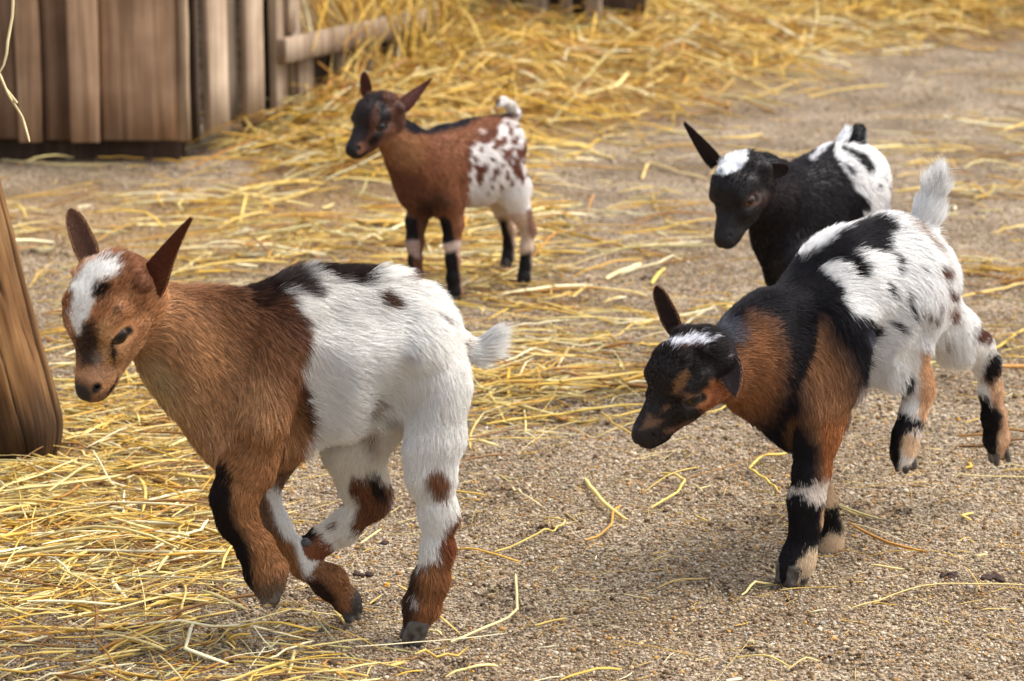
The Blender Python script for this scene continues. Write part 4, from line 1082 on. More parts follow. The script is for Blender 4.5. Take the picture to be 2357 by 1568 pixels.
# --- kid 1: brown front, white rump, stepping at the lower left
g1 = Goat((955, 1478), .030, 14, 'brown goat kid with white hindquarters and white blaze, stepping left, front hooves lifted',
    aff=((0, .7295, 424.3), (94.3, .3608, 452.5)), legk=.9, ridge=.62, hairw=.00015, darkhair=.26, sat=.90, earrim=(168, 128, 92),
    base={'*': (190, 130, 80), 'head': (170, 106, 58), 'ear': (120, 68, 38), 'tail': WHT, 'nh': WHT, 'fh': (228, 218, 200), 'nf': (160, 100, 52), 'ff': (124, 84, 58), 'buttock': WHT},
    patches=[
        ('body neck', 'p', [(560, 250), (760, 330), (1010, 380), (1010, 600), (1000, 760), (900, 800), (860, 640), (740, 520), (600, 400), (500, 300)], (128, 76, 42), 40, .9),
        ('body neck', 'p', [(700, 300), (900, 280), (1010, 400), (1000, 560), (960, 560), (900, 460), (800, 400), (700, 380)], (84, 46, 28), 24, .9),
        ('body', 'p', [(920, 600), (1010, 680), (1010, 780), (985, 790), (950, 700)], (70, 38, 24), 12, .9),
        ('body neck', 'p', [(430, 560), (520, 560), (640, 700), (660, 880), (560, 840), (440, 640)], (190, 142, 92), 34, .8),
        ('neck', 'p', [(430, 560), (500, 540), (560, 640), (540, 720), (460, 640)], (196, 160, 106), 20, .8),
        ('body', 'p', [(700, 880), (980, 820), (960, 900), (800, 960), (640, 960)], (150, 92, 50), 24, .7),
        # white saddle and rump
        ('body', 'p', [(880, 320), (925, 360), (955, 410), (985, 470), (975, 540), (950, 600), (975, 660), (1002, 740), (1000, 790), (960, 850), (1000, 1000), (1700, 1000), (1700, 100), (1150, 130), (1120, 160), (940, 200)], WHT, 4),
        ('body', 'p', [(690, 200), (790, 200), (800, 330), (715, 360)], (190, 184, 180), 9, .8),
        ('body', 'p', [(985, 120), (1150, 120), (1200, 235), (1215, 300), (1160, 326), (1060, 312), (1005, 296), (975, 250)], (50, 32, 26), 6),
        ('body', 'p', [(770, 200), (960, 160), (950, 250), (1030, 335), (1000, 362), (940, 345), (880, 372), (800, 395), (740, 385)], (50, 31, 25), 8, .97),
        ('body', 'e', (1228, 366, 50, 22, 28), (76, 44, 30), .5), ('body', 'e', (1195, 700, 36, 15, -35), (150, 108, 74), .8),
        ('body', 'e', (1395, 425, 26, 10, 60), (96, 64, 46), .6), ('body', 'e', (1290, 545, 26, 14, 0), (196, 188, 184), .8),
        ('body', 'e', (1300, 318, 26, 8, 20), (110, 84, 70), .7), ('body', 'e', (1245, 745, 40, 16, 20), (150, 128, 104), .9, .7),
        ('tail', 'e', (1540, 485, 26, 22, 0), (160, 160, 166), .8, .7), ('tail', 'e', (1472, 505, 14, 40, -15), (150, 118, 90), .8),
        # near front leg
        ('nf', 'p', [(600, 880), (720, 880), (745, 960), (730, 1020), (770, 1120), (800, 1180), (815, 1290), (790, 1360), (700, 1340)], (40, 26, 20), 10),
        ('nf', 'p', [(800, 1270), (920, 1230), (920, 1360), (800, 1360)], (86, 74, 64), 14, .8),
        # far front leg
        ('ff', 'p', [(830, 960), (880, 960), (925, 1060), (1005, 1125), (1010, 1190), (960, 1260), (940, 1180), (880, 1080)], WHT, 5),
        ('ff', 'p', [(860, 1100), (930, 1140), (955, 1230), (1000, 1260), (960, 1290), (860, 1220)], (150, 92, 46), 8),
        ('ff', 'p', [(1010, 1190), (1100, 1200), (1180, 1300), (1150, 1400), (1060, 1380), (970, 1260)], (140, 84, 42), 5),
        ('ff', 'p', [(960, 1250), (1010, 1240), (1060, 1300), (1090, 1380), (1040, 1370)], (40, 26, 22), 10, .9), ('ff', 'e', (1135, 1320, 26, 70, 10), (60, 54, 50), .6),
        # near hind leg
        ('nh', 'e', (1385, 950, 36, 50, -10), (120, 70, 40), .5), ('nh', 'p', [(1420, 1060), (1470, 1040), (1470, 1220), (1330, 1260), (1380, 1190), (1390, 1110)], (124, 60, 28), 6),
        ('nh', 'p', [(1250, 1220), (1330, 1212), (1400, 1190), (1480, 1190), (1480, 1500), (1200, 1500)], (146, 86, 42), 6),
        ('nh', 'p', [(1290, 1215), (1330, 1215), (1330, 1290), (1310, 1420), (1230, 1460), (1240, 1370)], (56, 36, 28), 12, .9), ('nh', 'e', (1313, 1320, 9, 20, 10), (190, 180, 170), .5),
        # far hind leg
        ('fh body', 'p', [(1130, 780), (1200, 770), (1195, 860), (1160, 850)], (140, 100, 70), 12, .6),
        ('fh', 'p', [(1110, 920), (1170, 930), (1240, 960), (1230, 1040), (1130, 1110), (1105, 1100), (1130, 1010), (1100, 965)], (112, 62, 34), 6), ('fh', 'e', (1190, 960, 22, 50, -25), (50, 34, 28), .6),
        ('fh', 'p', [(920, 1070), (985, 1085), (1055, 1150), (1070, 1210), (920, 1230)], (128, 66, 34), 6), ('fh', 'e', (962, 1105, 36, 28, 20), (34, 24, 20), .5),
        ('fh', 'e', (1050, 1082, 14, 10, 0), (120, 70, 44), .6), ('fh', 'e', (1078, 1010, 14, 10, -50), (150, 146, 146), .7),
        # head
        ('head ear', 'eZ', (620, 430, 210, 130, 20), (110, 58, 28), .8, .9),
        ('head', 'eZ', (500, 1060, 190, 200, 0), (182, 124, 74), .9, .8),
        ('head', 'pZ', [(370, 770), (440, 790), (450, 1000), (420, 1100), (370, 1080), (350, 900)], (196, 138, 80), 12, .9),
        ('head', 'pZ', [(240, 800), (330, 790), (375, 900), (390, 1060), (340, 1100), (240, 1080), (200, 920)], (48, 32, 26), 10, .95),
        ('head', 'eZ', (370, 1040, 40, 50, 0), (150, 130, 118), 1.2, .35),
        ('head', 'eZ', (380, 600, 70, 48, -40), (44, 28, 22), .6), ('head', 'eZ', (490, 722, 42, 44, 0), (84, 50, 32), .9, .6),
        ('head', 'pZ', [(300, 440), (380, 385), (500, 405), (510, 480), (450, 520), (350, 552), (318, 610), (345, 680), (300, 770), (262, 800), (250, 885), (212, 870), (190, 760), (165, 700), (185, 600), (230, 520)], WHT, 3.5),
        ('head', 'pZ', [(432, 900), (470, 920), (488, 1010), (474, 1100), (446, 1020)], (30, 18, 14), 4),
        ('head', 'eZ', (360, 1130, 110, 50, -10), (186, 130, 92), .8, .8), ('head', 'h', (.078, 0, -.022, .0125), (44, 32, 28), .6), ('head', 'eZ', (420, 1270, 80, 36, -35), (70, 40, 28), .7, .8),
        ('head', 'eZ', (175, 640, 26, 110, 5), (140, 80, 40), .6),
    ],
    ears=[dict(a=((324, 684, .066), (421, 499, .090), 49, (.50, .80, .1)), k=dict(cup=.9, prof=(.92, .98, .86, .58, .37, .22, .07), bend=(-.06, .06, 0)), out=(88, 46, 28), inn=(176, 132, 96)),
          dict(a=((212, 612, .020), (164, 486, .015), 33, (.25, -.9, .10)), k=dict(cup=.75, tipround=1.0, bend=(.0, -.06, 0)), out=(104, 74, 58), inn=(96, 68, 54))])
g = g1
bf = trunk_flow(1, -.30)
g.cap((606, 866, 0), (735, 818, 0), 180, 175, q=.70, k=.02, flow=bf)
g.cap((735, 818, 0), (880, 798, 0), 175, 156, q=.74, k=.02, flow=bf)
g.cap((880, 798, 0), (956, 786, 0), 154, 98, q=.76, k=.014, flow=trunk_flow(1, -.6))
g.cap((570, 945, .004), (612, 952, .004), 134, 108, q=.76, k=.015, flow=trunk_flow(.3, -1))
for sg in (1, -1):
    g.cap((700, 850, .030 * sg), (606, 950, .032 * sg), 92, 82, q=.8, k=.02, flow=trunk_flow(.4, -1))      # shoulder
    g.cap((938, 812, .026 * sg), (982, 890, .030 * sg), 90, 80, q=.75, k=.02, flow=trunk_flow(.45, -1))     # ham
g.cap((356, 740, .030), (480, 826, .012), 86, 132, q=.66, k=.02, tag='neck', flow=trunk_flow(.6, -.8))
g.cap((480, 820, .010), (590, 880, 0), 132, 170, q=.64, k=.02, tag='neck', flow=trunk_flow(.5, -.9))
g.chain('nf', [(615, 972, .034, 80), (570, 1076, .037, 63), (540, 1145, .040, 52), (546, 1196, .041, 42), (588, 1260, .042, 38), (612, 1316, .042, 46), (620, 1352, .042, 36)], q=.82)
g.chain('ff', [(640, 1010, -.026, 74), (600, 1125, -.030, 40), (628, 1204, -.030, 32), (700, 1298, -.028, 28), (758, 1338, -.026, 35), (800, 1385, -.024, 28), (812, 1402, -.024, 20)], q=.85)
g.chain('nh', [(985, 900, .030, 88), (996, 1005, .034, 74), (992, 1085, .036, 56), (1008, 1180, .037, 38), (1008, 1262, .037, 33), (992, 1335, .037, 37), (972, 1392, .036, 38), (960, 1432, .036, 33)], q=.80, flow=trunk_flow(.05, -1))
g.cap((1012, 1150, .037), (1030, 1192, .037), 20, 14, tag='nh', flow=trunk_flow(.1, -1))
g.chain('fh', [(900, 900, -.020, 92), (816, 1036, -.026, 72), (836, 1106, -.030, 58), (856, 1148, -.030, 42), (790, 1215, -.028, 33), (738, 1246, -.026, 30), (715, 1262, -.026, 24)], q=.80)
g.chain('tail', [(1045, 792, 0, 30), (1088, 806, .006, 20), (1120, 796, .010, 18), (1136, 778, .012, 12)], q=1, k=.006)
g.relief((705, 760), (700, 990), .030, -.0035)          # behind the shoulder
g.relief((540, 740), (500, 930), .028, -.0030)          # neck meets shoulder
g.relief((905, 850), (880, 930), .026, -.0050)          # flank hollow
g.relief((640, 745), (585, 930), .016, .0020, tag='body', flow=trunk_flow(.4, -1))
g.relief((925, 742), (948, 768), .012, .0022, flow=trunk_flow(.6, -.8))
g.relief((890, 690), (760, 690), .024, -.0015)
g.head((267, 690), 43, 49, -4, 1.0, .058)
g.hoof((622, 1346, .042), (618, 1390, .042), (-.2, 0, -1), 27)
g.hoof((800, 1382, -.024), (812, 1430, -.024), (.8, 0, -.4), 23)
g.hoof((958, 1432, .036), (944, 1482, .036), (-1, 0, 0), 30)
g.hoof((722, 1258, -.026), (688, 1250, -.026), (-.4, 0, -1), 22)
g.build(.0017, 250000, {'*': .013, 'body': .0145, 'neck': .012, 'head': .0042, 'ear': .005, 'nf': .0075, 'ff': .006, 'nh': .010, 'fh': .008, 'tail': .019, 'ears': .003})

# --- kid 2: black, tan and white, bucking at the right
g2 = Goat((1829, 1346), .026, 40, 'black, tan and white goat kid bucking with both hind hooves off the ground',
    aff=((1367, .7517, 235.7), (1414.2, .27664, 622.3)), legk=.9, ridge=.20, hairw=.00017, darkhair=.08, earrim=(150, 104, 72),
    base={'*': (34, 31, 36), 'head': (34, 26, 25), 'ear': (40, 30, 30), 'tail': (240, 238, 234), 'nh': WHT, 'fh': WHT, 'nf': (32, 28, 32), 'ff': (206, 172, 138)},
    patches=[
        ('neck body', 'p', [(490, 660), (545, 680), (575, 780), (575, 870), (530, 950), (430, 965), (380, 950), (400, 860), (440, 760)], (146, 90, 52), 28, .86),
        ('neck', 'e', (430, 700, 46, 36, 20), (78, 80, 90), .9, .6),
        ('body nf', 'p', [(640, 700), (700, 690), (760, 780), (800, 940), (770, 1040), (745, 1160), (700, 1170), (712, 1060), (660, 980), (650, 880), (640, 800)], (160, 106, 68), 30, .88),
        ('body', 'p', [(780, 900), (860, 860), (880, 960), (790, 1010)], (196, 180, 168), 12, .6),
        ('body ff', 'e', (608, 1005, 28, 44, 10), (92, 60, 38), .7),
        # white hindquarters
        ('body', 'p', [(905, 385), (960, 320), (1010, 340), (1100, 400), (1300, 700), (1150, 860), (1000, 860), (880, 910), (828, 890), (848, 800), (852, 740), (888, 700), (860, 668), (800, 655), (770, 628), (758, 600), (775, 580), (728, 545), (695, 502), (745, 480), (790, 500), (800, 520), (840, 520), (852, 500), (820, 470), (800, 450), (850, 460), (900, 470), (908, 420)], (242, 240, 236), 4),
        ('body', 'p', [(780, 340), (860, 330), (935, 355), (900, 372), (830, 358), (640, 480), (620, 470)], (236, 234, 232), 4),
        ('body', 'e', (815, 500, 40, 26, 55), BLK, .4), ('body', 'e', (895, 380, 44, 16, 25), BLK, .4), ('body', 'e', (905, 572, 12, 30, -35), (40, 38, 44), .5), ('body', 'e', (925, 688, 30, 13, 35), BLK, .5),
        ('body', 'e', (968, 612, 10, 44, -14), (50, 48, 54), .6), ('body', 'e', (980, 655, 9, 26, -10), (44, 42, 48), .6), ('body', 'e', (1013, 648, 16, 12, 30), (84, 52, 46), .6), ('body', 'e', (1005, 515, 18, 8, 40), (60, 54, 58), .6), ('body', 'e', (930, 482, 24, 12, 40), (40, 38, 44), .6),
        ('body', 'e', (940, 515, 8, 22, -10), (90, 90, 98), .8), ('body', 'e', (1075, 528, 26, 18, 50), (88, 54, 42), .6), ('body', 'e', (1092, 590, 26, 15, 60), (96, 62, 54), .6), ('body fh', 'e', (1096, 655, 18, 30, -10), (110, 72, 58), .7),
        ('body', 'e', (1055, 625, 9, 14, 0), (90, 60, 54), .6), ('body', 'e', (1045, 660, 11, 13, 0), (96, 62, 50), .6), ('body fh', 'e', (1075, 740, 9, 14, 0), (120, 80, 60), .7), ('body', 'e', (1020, 770, 18, 12, 0), (110, 104, 102), .8),
        ('body', 'e', (850, 730, 20, 18, 0), (90, 92, 110), .7, .7),
        ('tail body', 'p', [(940, 345), (985, 360), (1060, 440), (1085, 500), (1060, 470), (990, 400)], (120, 88, 66), 5, .85), ('tail', 'e', (1052, 238, 14, 16, 0), (120, 112, 106), .8, .7),
        # near front leg
        ('nf', 'p', [(690, 980), (780, 960), (760, 1100), (722, 1175), (690, 1150), (700, 1060)], (156, 92, 50), 8), ('nf', 'p', [(580, 1188), (640, 1182), (712, 1150), (724, 1200), (690, 1230), (655, 1222), (630, 1202), (585, 1208)], (226, 212, 198), 4),
        ('nf', 'p', [(640, 1390), (700, 1350), (712, 1480), (590, 1482), (620, 1420)], (208, 180, 148), 5), ('nf', 'e', (700, 1300, 9, 60, 4), (196, 156, 120), .6),
        ('ff', 'p', [(680, 1260), (745, 1240), (775, 1320), (720, 1322), (690, 1360)], (26, 22, 22), 4), ('ff', 'p', [(560, 900), (720, 900), (720, 1165), (560, 1165)], (30, 26, 28), 8),
        # hind legs
        ('nh', 'p', [(1005, 700), (1080, 700), (1060, 900), (1040, 1090), (1000, 1000), (995, 900)], (204, 152, 112), 6), ('nh', 'e', (962, 868, 22, 36, 25), (30, 26, 26), .5),
        ('nh', 'p', [(890, 960), (925, 938), (960, 960), (1010, 985), (1012, 1010), (965, 1010), (945, 1060), (930, 1150), (890, 1130)], (24, 20, 22), 4), ('nh', 'e', (975, 1055, 34, 40, 0), (206, 168, 132), .5),
        ('fh', 'p', [(1215, 790), (1260, 830), (1290, 1090), (1240, 1110), (1225, 1000), (1215, 890), (1190, 840)], (204, 158, 122), 5), ('fh', 'e', (1222, 818, 26, 50, 15), (26, 22, 24), .5),
        ('fh', 'p', [(1165, 895), (1205, 905), (1250, 960), (1240, 985), (1235, 1110), (1180, 1110)], (22, 18, 20), 4), ('fh body', 'e', (1195, 712, 36, 26, 30), (84, 46, 36), .5),
        # head
        ('head', 'pZ', [(690, 1130), (740, 1010), (800, 960), (900, 930), (1020, 960), (1010, 1150), (960, 1200), (840, 1215), (740, 1180)], (134, 72, 36), 6, .95),
        ('head', 'pZ', [(590, 820), (630, 880), (600, 930), (540, 1030), (498, 1020), (490, 930), (540, 870)], (130, 84, 48), 6, .75), ('head', 'eZ', (640, 1060, 110, 30, 25), (96, 62, 42), .8, .7),
        ('head', 'pZ', [(280, 1180), (330, 1230), (405, 1262), (340, 1310), (210, 1320), (240, 1280)], (110, 74, 50), 5, .65), ('head', 'eZ', (425, 1150, 44, 18, -40), (110, 74, 48), .9, .6),
        ('head', 'pZ', [(410, 1330), (640, 1240), (640, 1290), (440, 1370)], (104, 66, 42), 5, .7), ('head', 'eZ', (850, 940, 60, 40, 0), (160, 92, 48), .9, .6),
        ('head', 'eZ', (640, 620, 110, 24, -5), (84, 46, 28), .8, .6),
        ('head ear', 'pZ', [(455, 585), (520, 560), (640, 560), (665, 520), (700, 545), (790, 550), (830, 575), (740, 605), (520, 618)], (226, 226, 234), 3),
    ],
    ears=[dict(a=((1676, 826, .060), (1694, 912, .078), 35, (-.2, -.95, -.1)), k=dict(cup=.55, prof=(.8, 1.0, 1.0, .9, .68, .42, .08)), out=(110, 66, 42), inn=(56, 46, 46)),
          dict(a=((1558, 766, -.004), (1512, 662, -.015), 25, (-.3, -.9, .1)), k=dict(cup=.6, tipround=1.0), out=(62, 44, 38), inn=(52, 40, 36))])
g = g2
bf = trunk_flow(1, -.15)
g.cap((1848, 800, 0), (1950, 715, 0), 140, 170, q=.72, k=.02, flow=bf)
g.cap((1950, 715, 0), (2048, 668, 0), 170, 156, q=.74, k=.02, flow=bf)
g.cap((2048, 665, 0), (2108, 655, 0), 152, 100, q=.80, k=.02, flow=trunk_flow(.8, -.8))
g.cap((1862, 885, 0), (1868, 930, 0), 115, 96, q=.8, k=.015, flow=trunk_flow(.2, -1))
for sg in (1, -1):
    g.cap((1920, 770, .030 * sg), (1880, 880, .030 * sg), 84, 80, q=.8, k=.02, flow=trunk_flow(.25, -1))
g.cap((2085, 690, .030), (2062, 825, .034), 95, 58, q=.8, k=.02, flow=trunk_flow(.1, -1))
g.cap((2120, 690, -.026), (2200, 780, -.030), 84, 50, q=.8, k=.02, flow=trunk_flow(.6, -.9))
g.cap((1670, 838, .010), (1760, 800, .004), 84, 112, q=.72, k=.02, tag='neck', flow=trunk_flow(.9, -.4))
g.cap((1760, 805, .004), (1850, 800, 0), 118, 138, q=.70, k=.02, tag='neck', flow=trunk_flow(.8, -.5))
g.cap((1740, 880, 0), (1830, 930, 0), 70, 90, q=.75, k=.02, flow=trunk_flow(.6, -.8))
g.chain('nf', [(1900, 880, .032, 76), (1882, 1000, .033, 56), (1868, 1085, .032, 44), (1856, 1150, .031, 42), (1855, 1200, .030, 36), (1847, 1250, .028, 33), (1835, 1292, .027, 42), (1828, 1318, .026, 40)], q=.84, flow=trunk_flow(0, -1))
g.chain('ff', [(1850, 940, -.024, 66), (1868, 1060, -.028, 38), (1900, 1160, -.026, 26), (1917, 1215, -.026, 23), (1914, 1250, -.025, 27), (1912, 1268, -.025, 25)], q=.85, flow=trunk_flow(0, -1))
g.chain('nh', [(2070, 800, .034, 66), (2104, 868, .030, 42), (2116, 900, .030, 34), (2102, 950, .030, 29), (2086, 1000, .030, 30), (2080, 1040, .030, 30), (2080, 1058, .030, 25)], q=.85)
g.chain('fh', [(2205, 775, -.030, 50), (2252, 800, -.032, 36), (2272, 840, -.032, 30), (2281, 900, -.030, 26), (2288, 960, -.030, 27), (2294, 1012, -.030, 29), (2298, 1036, -.030, 22)], q=.85)
g.chain('tail', [(2112, 560, 0, 26), (2132, 500, .002, 28), (2150, 440, .004, 20), (2156, 415, .004, 12)], q=.7, k=.008)
g.relief((1935, 760), (1935, 860), .028, -.0035)
g.relief((1800, 740), (1790, 860), .026, -.0035)
g.relief((2020, 770), (2010, 840), .024, -.0050)
g.relief((1880, 740), (1875, 860), .015, .0022, tag='body', flow=trunk_flow(.25, -1))
g.relief((2060, 600), (2085, 640), .012, .0030, flow=trunk_flow(.6, -.8))
g.head((1602, 848), 36, 26, -14, .99, .030)
g.hoof((1822, 1306, .026), (1822, 1347, .026), (-1, 0, 0), 37)
g.hoof((1912, 1264, -.025), (1908, 1290, -.025), (-1, 0, 0), 24)
g.hoof((2080, 1046, .030), (2086, 1084, .030), (-.6, 0, -.6), 25)
g.hoof((2297, 1028, -.030), (2301, 1066, -.030), (-.3, -1, -.2), 24, 1.3)
g.build(.0017, 210000, {'*': .010, 'body': .0125, 'neck': .010, 'head': .0036, 'ear': .004, 'nf': .0065, 'ff': .005, 'nh': .006, 'fh': .006, 'tail': .021, 'ears': .0025})

# --- kid 3: small brown kid standing at the back
g3 = Goat((1050, 700), .020, 44, 'small brown goat kid with white speckled rump and curled tail, standing in straw',
    aff=((754.2, .3788, 141.4), (754.2, .3788, 141.4)), ridge=.1, hairw=.00024, darkhair=.05, earrim=(96, 54, 40), patscale=.5,
    base={'*': (122, 70, 44), 'head': (78, 42, 28), 'ear': (70, 38, 30), 'tail': (226, 220, 214), 'nh': (206, 178, 156), 'fh': (196, 164, 140), 'nf': (128, 76, 50), 'ff': (96, 58, 42)},
    patches=[
        ('neck body', 'e', (470, 540, 120, 120, 0), (158, 106, 68), .8, .8), ('neck body', 'p', [(360, 620), (520, 680), (700, 820), (640, 940), (440, 900)], (92, 52, 36), 12, .8),
        ('body', 'e', (760, 640, 60, 180, 5), (146, 90, 58), .8, .6), ('body nf', 'e', (700, 860, 46, 70, -30), (50, 30, 24), 1.3, .6), ('body', 'e', (590, 900, 80, 60, 0), (44, 28, 22), 1.4, .7),
        ('body neck', 'p', [(470, 320), (540, 355), (620, 388), (780, 372), (880, 320), (1000, 280), (1190, 300), (1150, 345), (1000, 334), (900, 362), (820, 410), (760, 420), (620, 450), (500, 440), (450, 390)], (26, 24, 32), 4),
        ('body nh fh', 'p', [(860, 560), (890, 490), (980, 500), (1020, 480), (1035, 400), (1080, 350), (1180, 380), (1230, 480), (1260, 640), (1250, 900), (1180, 920), (860, 960), (855, 700)], (236, 230, 226), 4),
        ('body fh', 'e', (960, 900, 130, 50, 0), (204, 176, 146), .8, .8),
        ] + [('body', 'e', (x, y, a, b, r), (104, 56, 40), .5) for x, y, a, b, r in [(x_, y_, a_ * 1.25, b_ * 1.25, r_) for x_, y_, a_, b_, r_ in [(935, 660, 40, 24, -50), (925, 705, 18, 40, 0), (1110, 425, 14, 30, -10), (1040, 500, 34, 18, -20), (1010, 530, 16, 12, 0), (1085, 570, 22, 30, 10), (1145, 650, 20, 34, 0), (1160, 690, 14, 26, 20), (1200, 540, 20, 40, 0), (1190, 610, 16, 14, 0), (1010, 690, 14, 30, 10), (1085, 690, 14, 26, 0), (1060, 630, 14, 12, 0), (1120, 590, 12, 14, 0), (935, 540, 10, 18, 0), (1000, 600, 12, 10, 0), (975, 800, 12, 10, 0), (1050, 770, 9, 20, 0), (1130, 500, 20, 14, 30), (1205, 480, 12, 20, 0), (965, 455, 30, 16, -20),(1005, 440, 24, 30, 10),(960, 490, 22, 12, 0),(1140, 480, 12, 24, 30),(1165, 560, 18, 26, 0),(1105, 620, 12, 18, -20),(1035, 665, 10, 16, 0),(1115, 740, 10, 18, 0),(1180, 720, 12, 26, 0),(1210, 690, 10, 20, 0),(890, 600, 10, 22, 20),(905, 640, 20, 14, 0),(1075, 480, 14, 16, 0),(1060, 545, 16, 12, 20),(1120, 540, 16, 10, -20),(1150, 600, 12, 12, 0),(985, 720, 8, 14, 0),(1000, 760, 8, 12, 0),(1210, 560, 12, 20, 0),(1195, 440, 10, 16, 0),(1150, 400, 12, 10, 0),(1090, 380, 14, 10, 0), (862, 560, 14, 20, 0), (858, 640, 12, 26, 0), (864, 720, 10, 22, 0), (880, 500, 20, 14, 0)]]] + [
        ('body', 'e', (940, 430, 24, 18, 0), (186, 160, 150), .7), ('tail', 'e', (1022, 240, 26, 30, 0), (14, 14, 16), .4), ('tail', 'e', (1120, 330, 40, 20, 0), (120, 96, 84), .8),
        ('nf', 'p', [(680, 930), (745, 960), (775, 1110), (690, 1110)], (26, 18, 22), 4), ('nf', 'p', [(680, 1112), (830, 1095), (830, 1180), (700, 1165)], (216, 192, 178), 3), ('nf', 'p', [(690, 1168), (780, 1150), (810, 1300), (820, 1400), (850, 1480), (690, 1480)], (20, 14, 16), 4), ('nf', 'p', [(790, 1150), (840, 1150), (880, 1480), (830, 1480), (805, 1300)], (176, 128, 104), 4),
        ('ff', 'p', [(450, 930), (540, 960), (560, 1090), (450, 1090)], (22, 16, 20), 4), ('ff', 'p', [(450, 1092), (560, 1086), (560, 1200), (500, 1180), (450, 1160)], (180, 150, 138), 3), ('ff', 'p', [(470, 1165), (520, 1180), (530, 1500), (470, 1500)], (22, 16, 18), 4),
        ('nh', 'p', [(1200, 900), (1300, 880), (1280, 1100), (1220, 1060)], (112, 64, 48), 6, .9), ('nh', 'p', [(1150, 1180), (1240, 1160), (1240, 1420), (1140, 1420)], (18, 14, 16), 5),
        ('fh', 'p', [(1040, 960), (1090, 970), (1140, 1150), (1130, 1280), (1050, 1280)], (30, 22, 22), 6), ('nh fh', 'e', (1150, 560, 10, 10, 0), (98, 58, 46), .4),
        ('head', 'p', [(110, 300), (190, 210), (340, 190), (330, 240), (290, 262), (262, 330), (246, 450), (200, 500), (110, 520)], (38, 24, 24), 3), ('head', 'p', [(300, 250), (345, 250), (385, 330), (345, 460), (262, 520), (250, 490), (290, 440), (315, 340)], (30, 20, 24), 3),
        ('head', 'e', (390, 520, 70, 90, 20), (132, 84, 60), .8, .8), ('head', 'h', (.078, 0, -.024, .016), (22, 16, 18), .5), ('head', 'e', (200, 530, 26, 34, 0), (104, 62, 44), .7), ('head', 'e', (190, 600, 60, 22, 0), (30, 22, 24), .6),
    ],
    ears=[dict(a=((918, 254, .030), (992, 182, .040), 21, (.2, .9, .1)), k=dict(cup=.8, prof=(.8, 1.0, .95, .72, .46, .28, .08)), out=(76, 38, 30), inn=(70, 36, 28)),
          dict(a=((846, 222, -.020), (838, 167, -.022), 16, (-.2, -.9, .1)), k=dict(cup=.7, tipround=.3), out=(84, 46, 38), inn=(80, 44, 36))])
g = g3
bf = trunk_flow(1, -.4)
g.cap((985, 398, 0), (1030, 382, 0), 82, 84, q=.78, k=.014, flow=bf)
g.cap((1030, 382, 0), (1092, 373, 0), 88, 94, q=.78, k=.014, flow=bf)
g.cap((1092, 373, 0), (1142, 340, 0), 92, 72, q=.82, k=.014, flow=trunk_flow(.8, -.8))
g.cap((980, 430, 0), (1000, 440, 0), 58, 50, q=.85, k=.012, flow=trunk_flow(.2, -1))
for sg in (1, -1):
    g.cap((1035, 400, .020 * sg), (1030, 450, .022 * sg), 44, 42, q=.8, k=.014, flow=trunk_flow(.2, -1))
g.cap((1150, 370, .018), (1180, 430, .020), 52, 40, q=.8, k=.014, flow=trunk_flow(.3, -1))
g.cap((1140, 370, -.018), (1150, 440, -.020), 46, 36, q=.8, k=.014, flow=trunk_flow(.3, -1))
g.cap((904, 308, .012), (962, 372, .004), 44, 70, q=.72, k=.014, tag='neck', flow=trunk_flow(.7, -.8))
g.cap((925, 370, .004), (960, 430, 0), 30, 44, q=.75, k=.014, tag='neck', flow=trunk_flow(.4, -1))
g.chain('nf', [(1030, 455, .022, 38), (1043, 515, .022, 24), (1040, 556, .021, 19), (1042, 600, .020, 15), (1043, 640, .020, 14), (1048, 672, .020, 17), (1048, 684, .020, 14)], q=.9, flow=trunk_flow(0, -1), k=.007)
g.chain('ff', [(975, 455, -.018, 36), (958, 510, -.019, 23), (955, 556, -.019, 19), (956, 600, -.019, 14), (957, 630, -.019, 15), (955, 645, -.019, 13)], q=.9, flow=trunk_flow(0, -1), k=.007)
g.chain('nh', [(1180, 440, .020, 38), (1198, 490, .020, 24), (1216, 530, .020, 16), (1212, 570, .020, 14), (1211, 610, .020, 13), (1206, 638, .020, 15), (1204, 648, .020, 12)], q=.9, flow=trunk_flow(0, -1), k=.007)
g.chain('fh', [(1145, 440, -.018, 34), (1158, 485, -.018, 20), (1172, 530, -.018, 14), (1172, 560, -.018, 12), (1170, 590, -.018, 14), (1166, 602, -.018, 12)], q=.9, flow=trunk_flow(0, -1), k=.007)
g.chain('tail', [(1166, 280, 0, 12), (1184, 262, .002, 13), (1176, 246, .004, 10), (1160, 234, .006, 9), (1150, 240, .008, 7)], q=1, k=.005)
g.head((876, 266), 48, 18, -3, .84, .014)
g.hoof((1046, 676, .020), (1044, 700, .020), (-1, -.2, 0), 16)
g.hoof((955, 640, -.019), (952, 658, -.019), (-1, 0, 0), 14)
g.hoof((1203, 643, .020), (1202, 660, .020), (-1, 0, 0), 14)
g.hoof((1165, 598, -.018), (1164, 616, -.018), (-1, 0, 0), 13)
g.build(.0021, 60000, {'*': .007, 'body': .0085, 'neck': .008, 'head': .0026, 'ear': .003, 'nf': .004, 'ff': .004, 'nh': .004, 'fh': .004, 'tail': .0055, 'ears': .002})

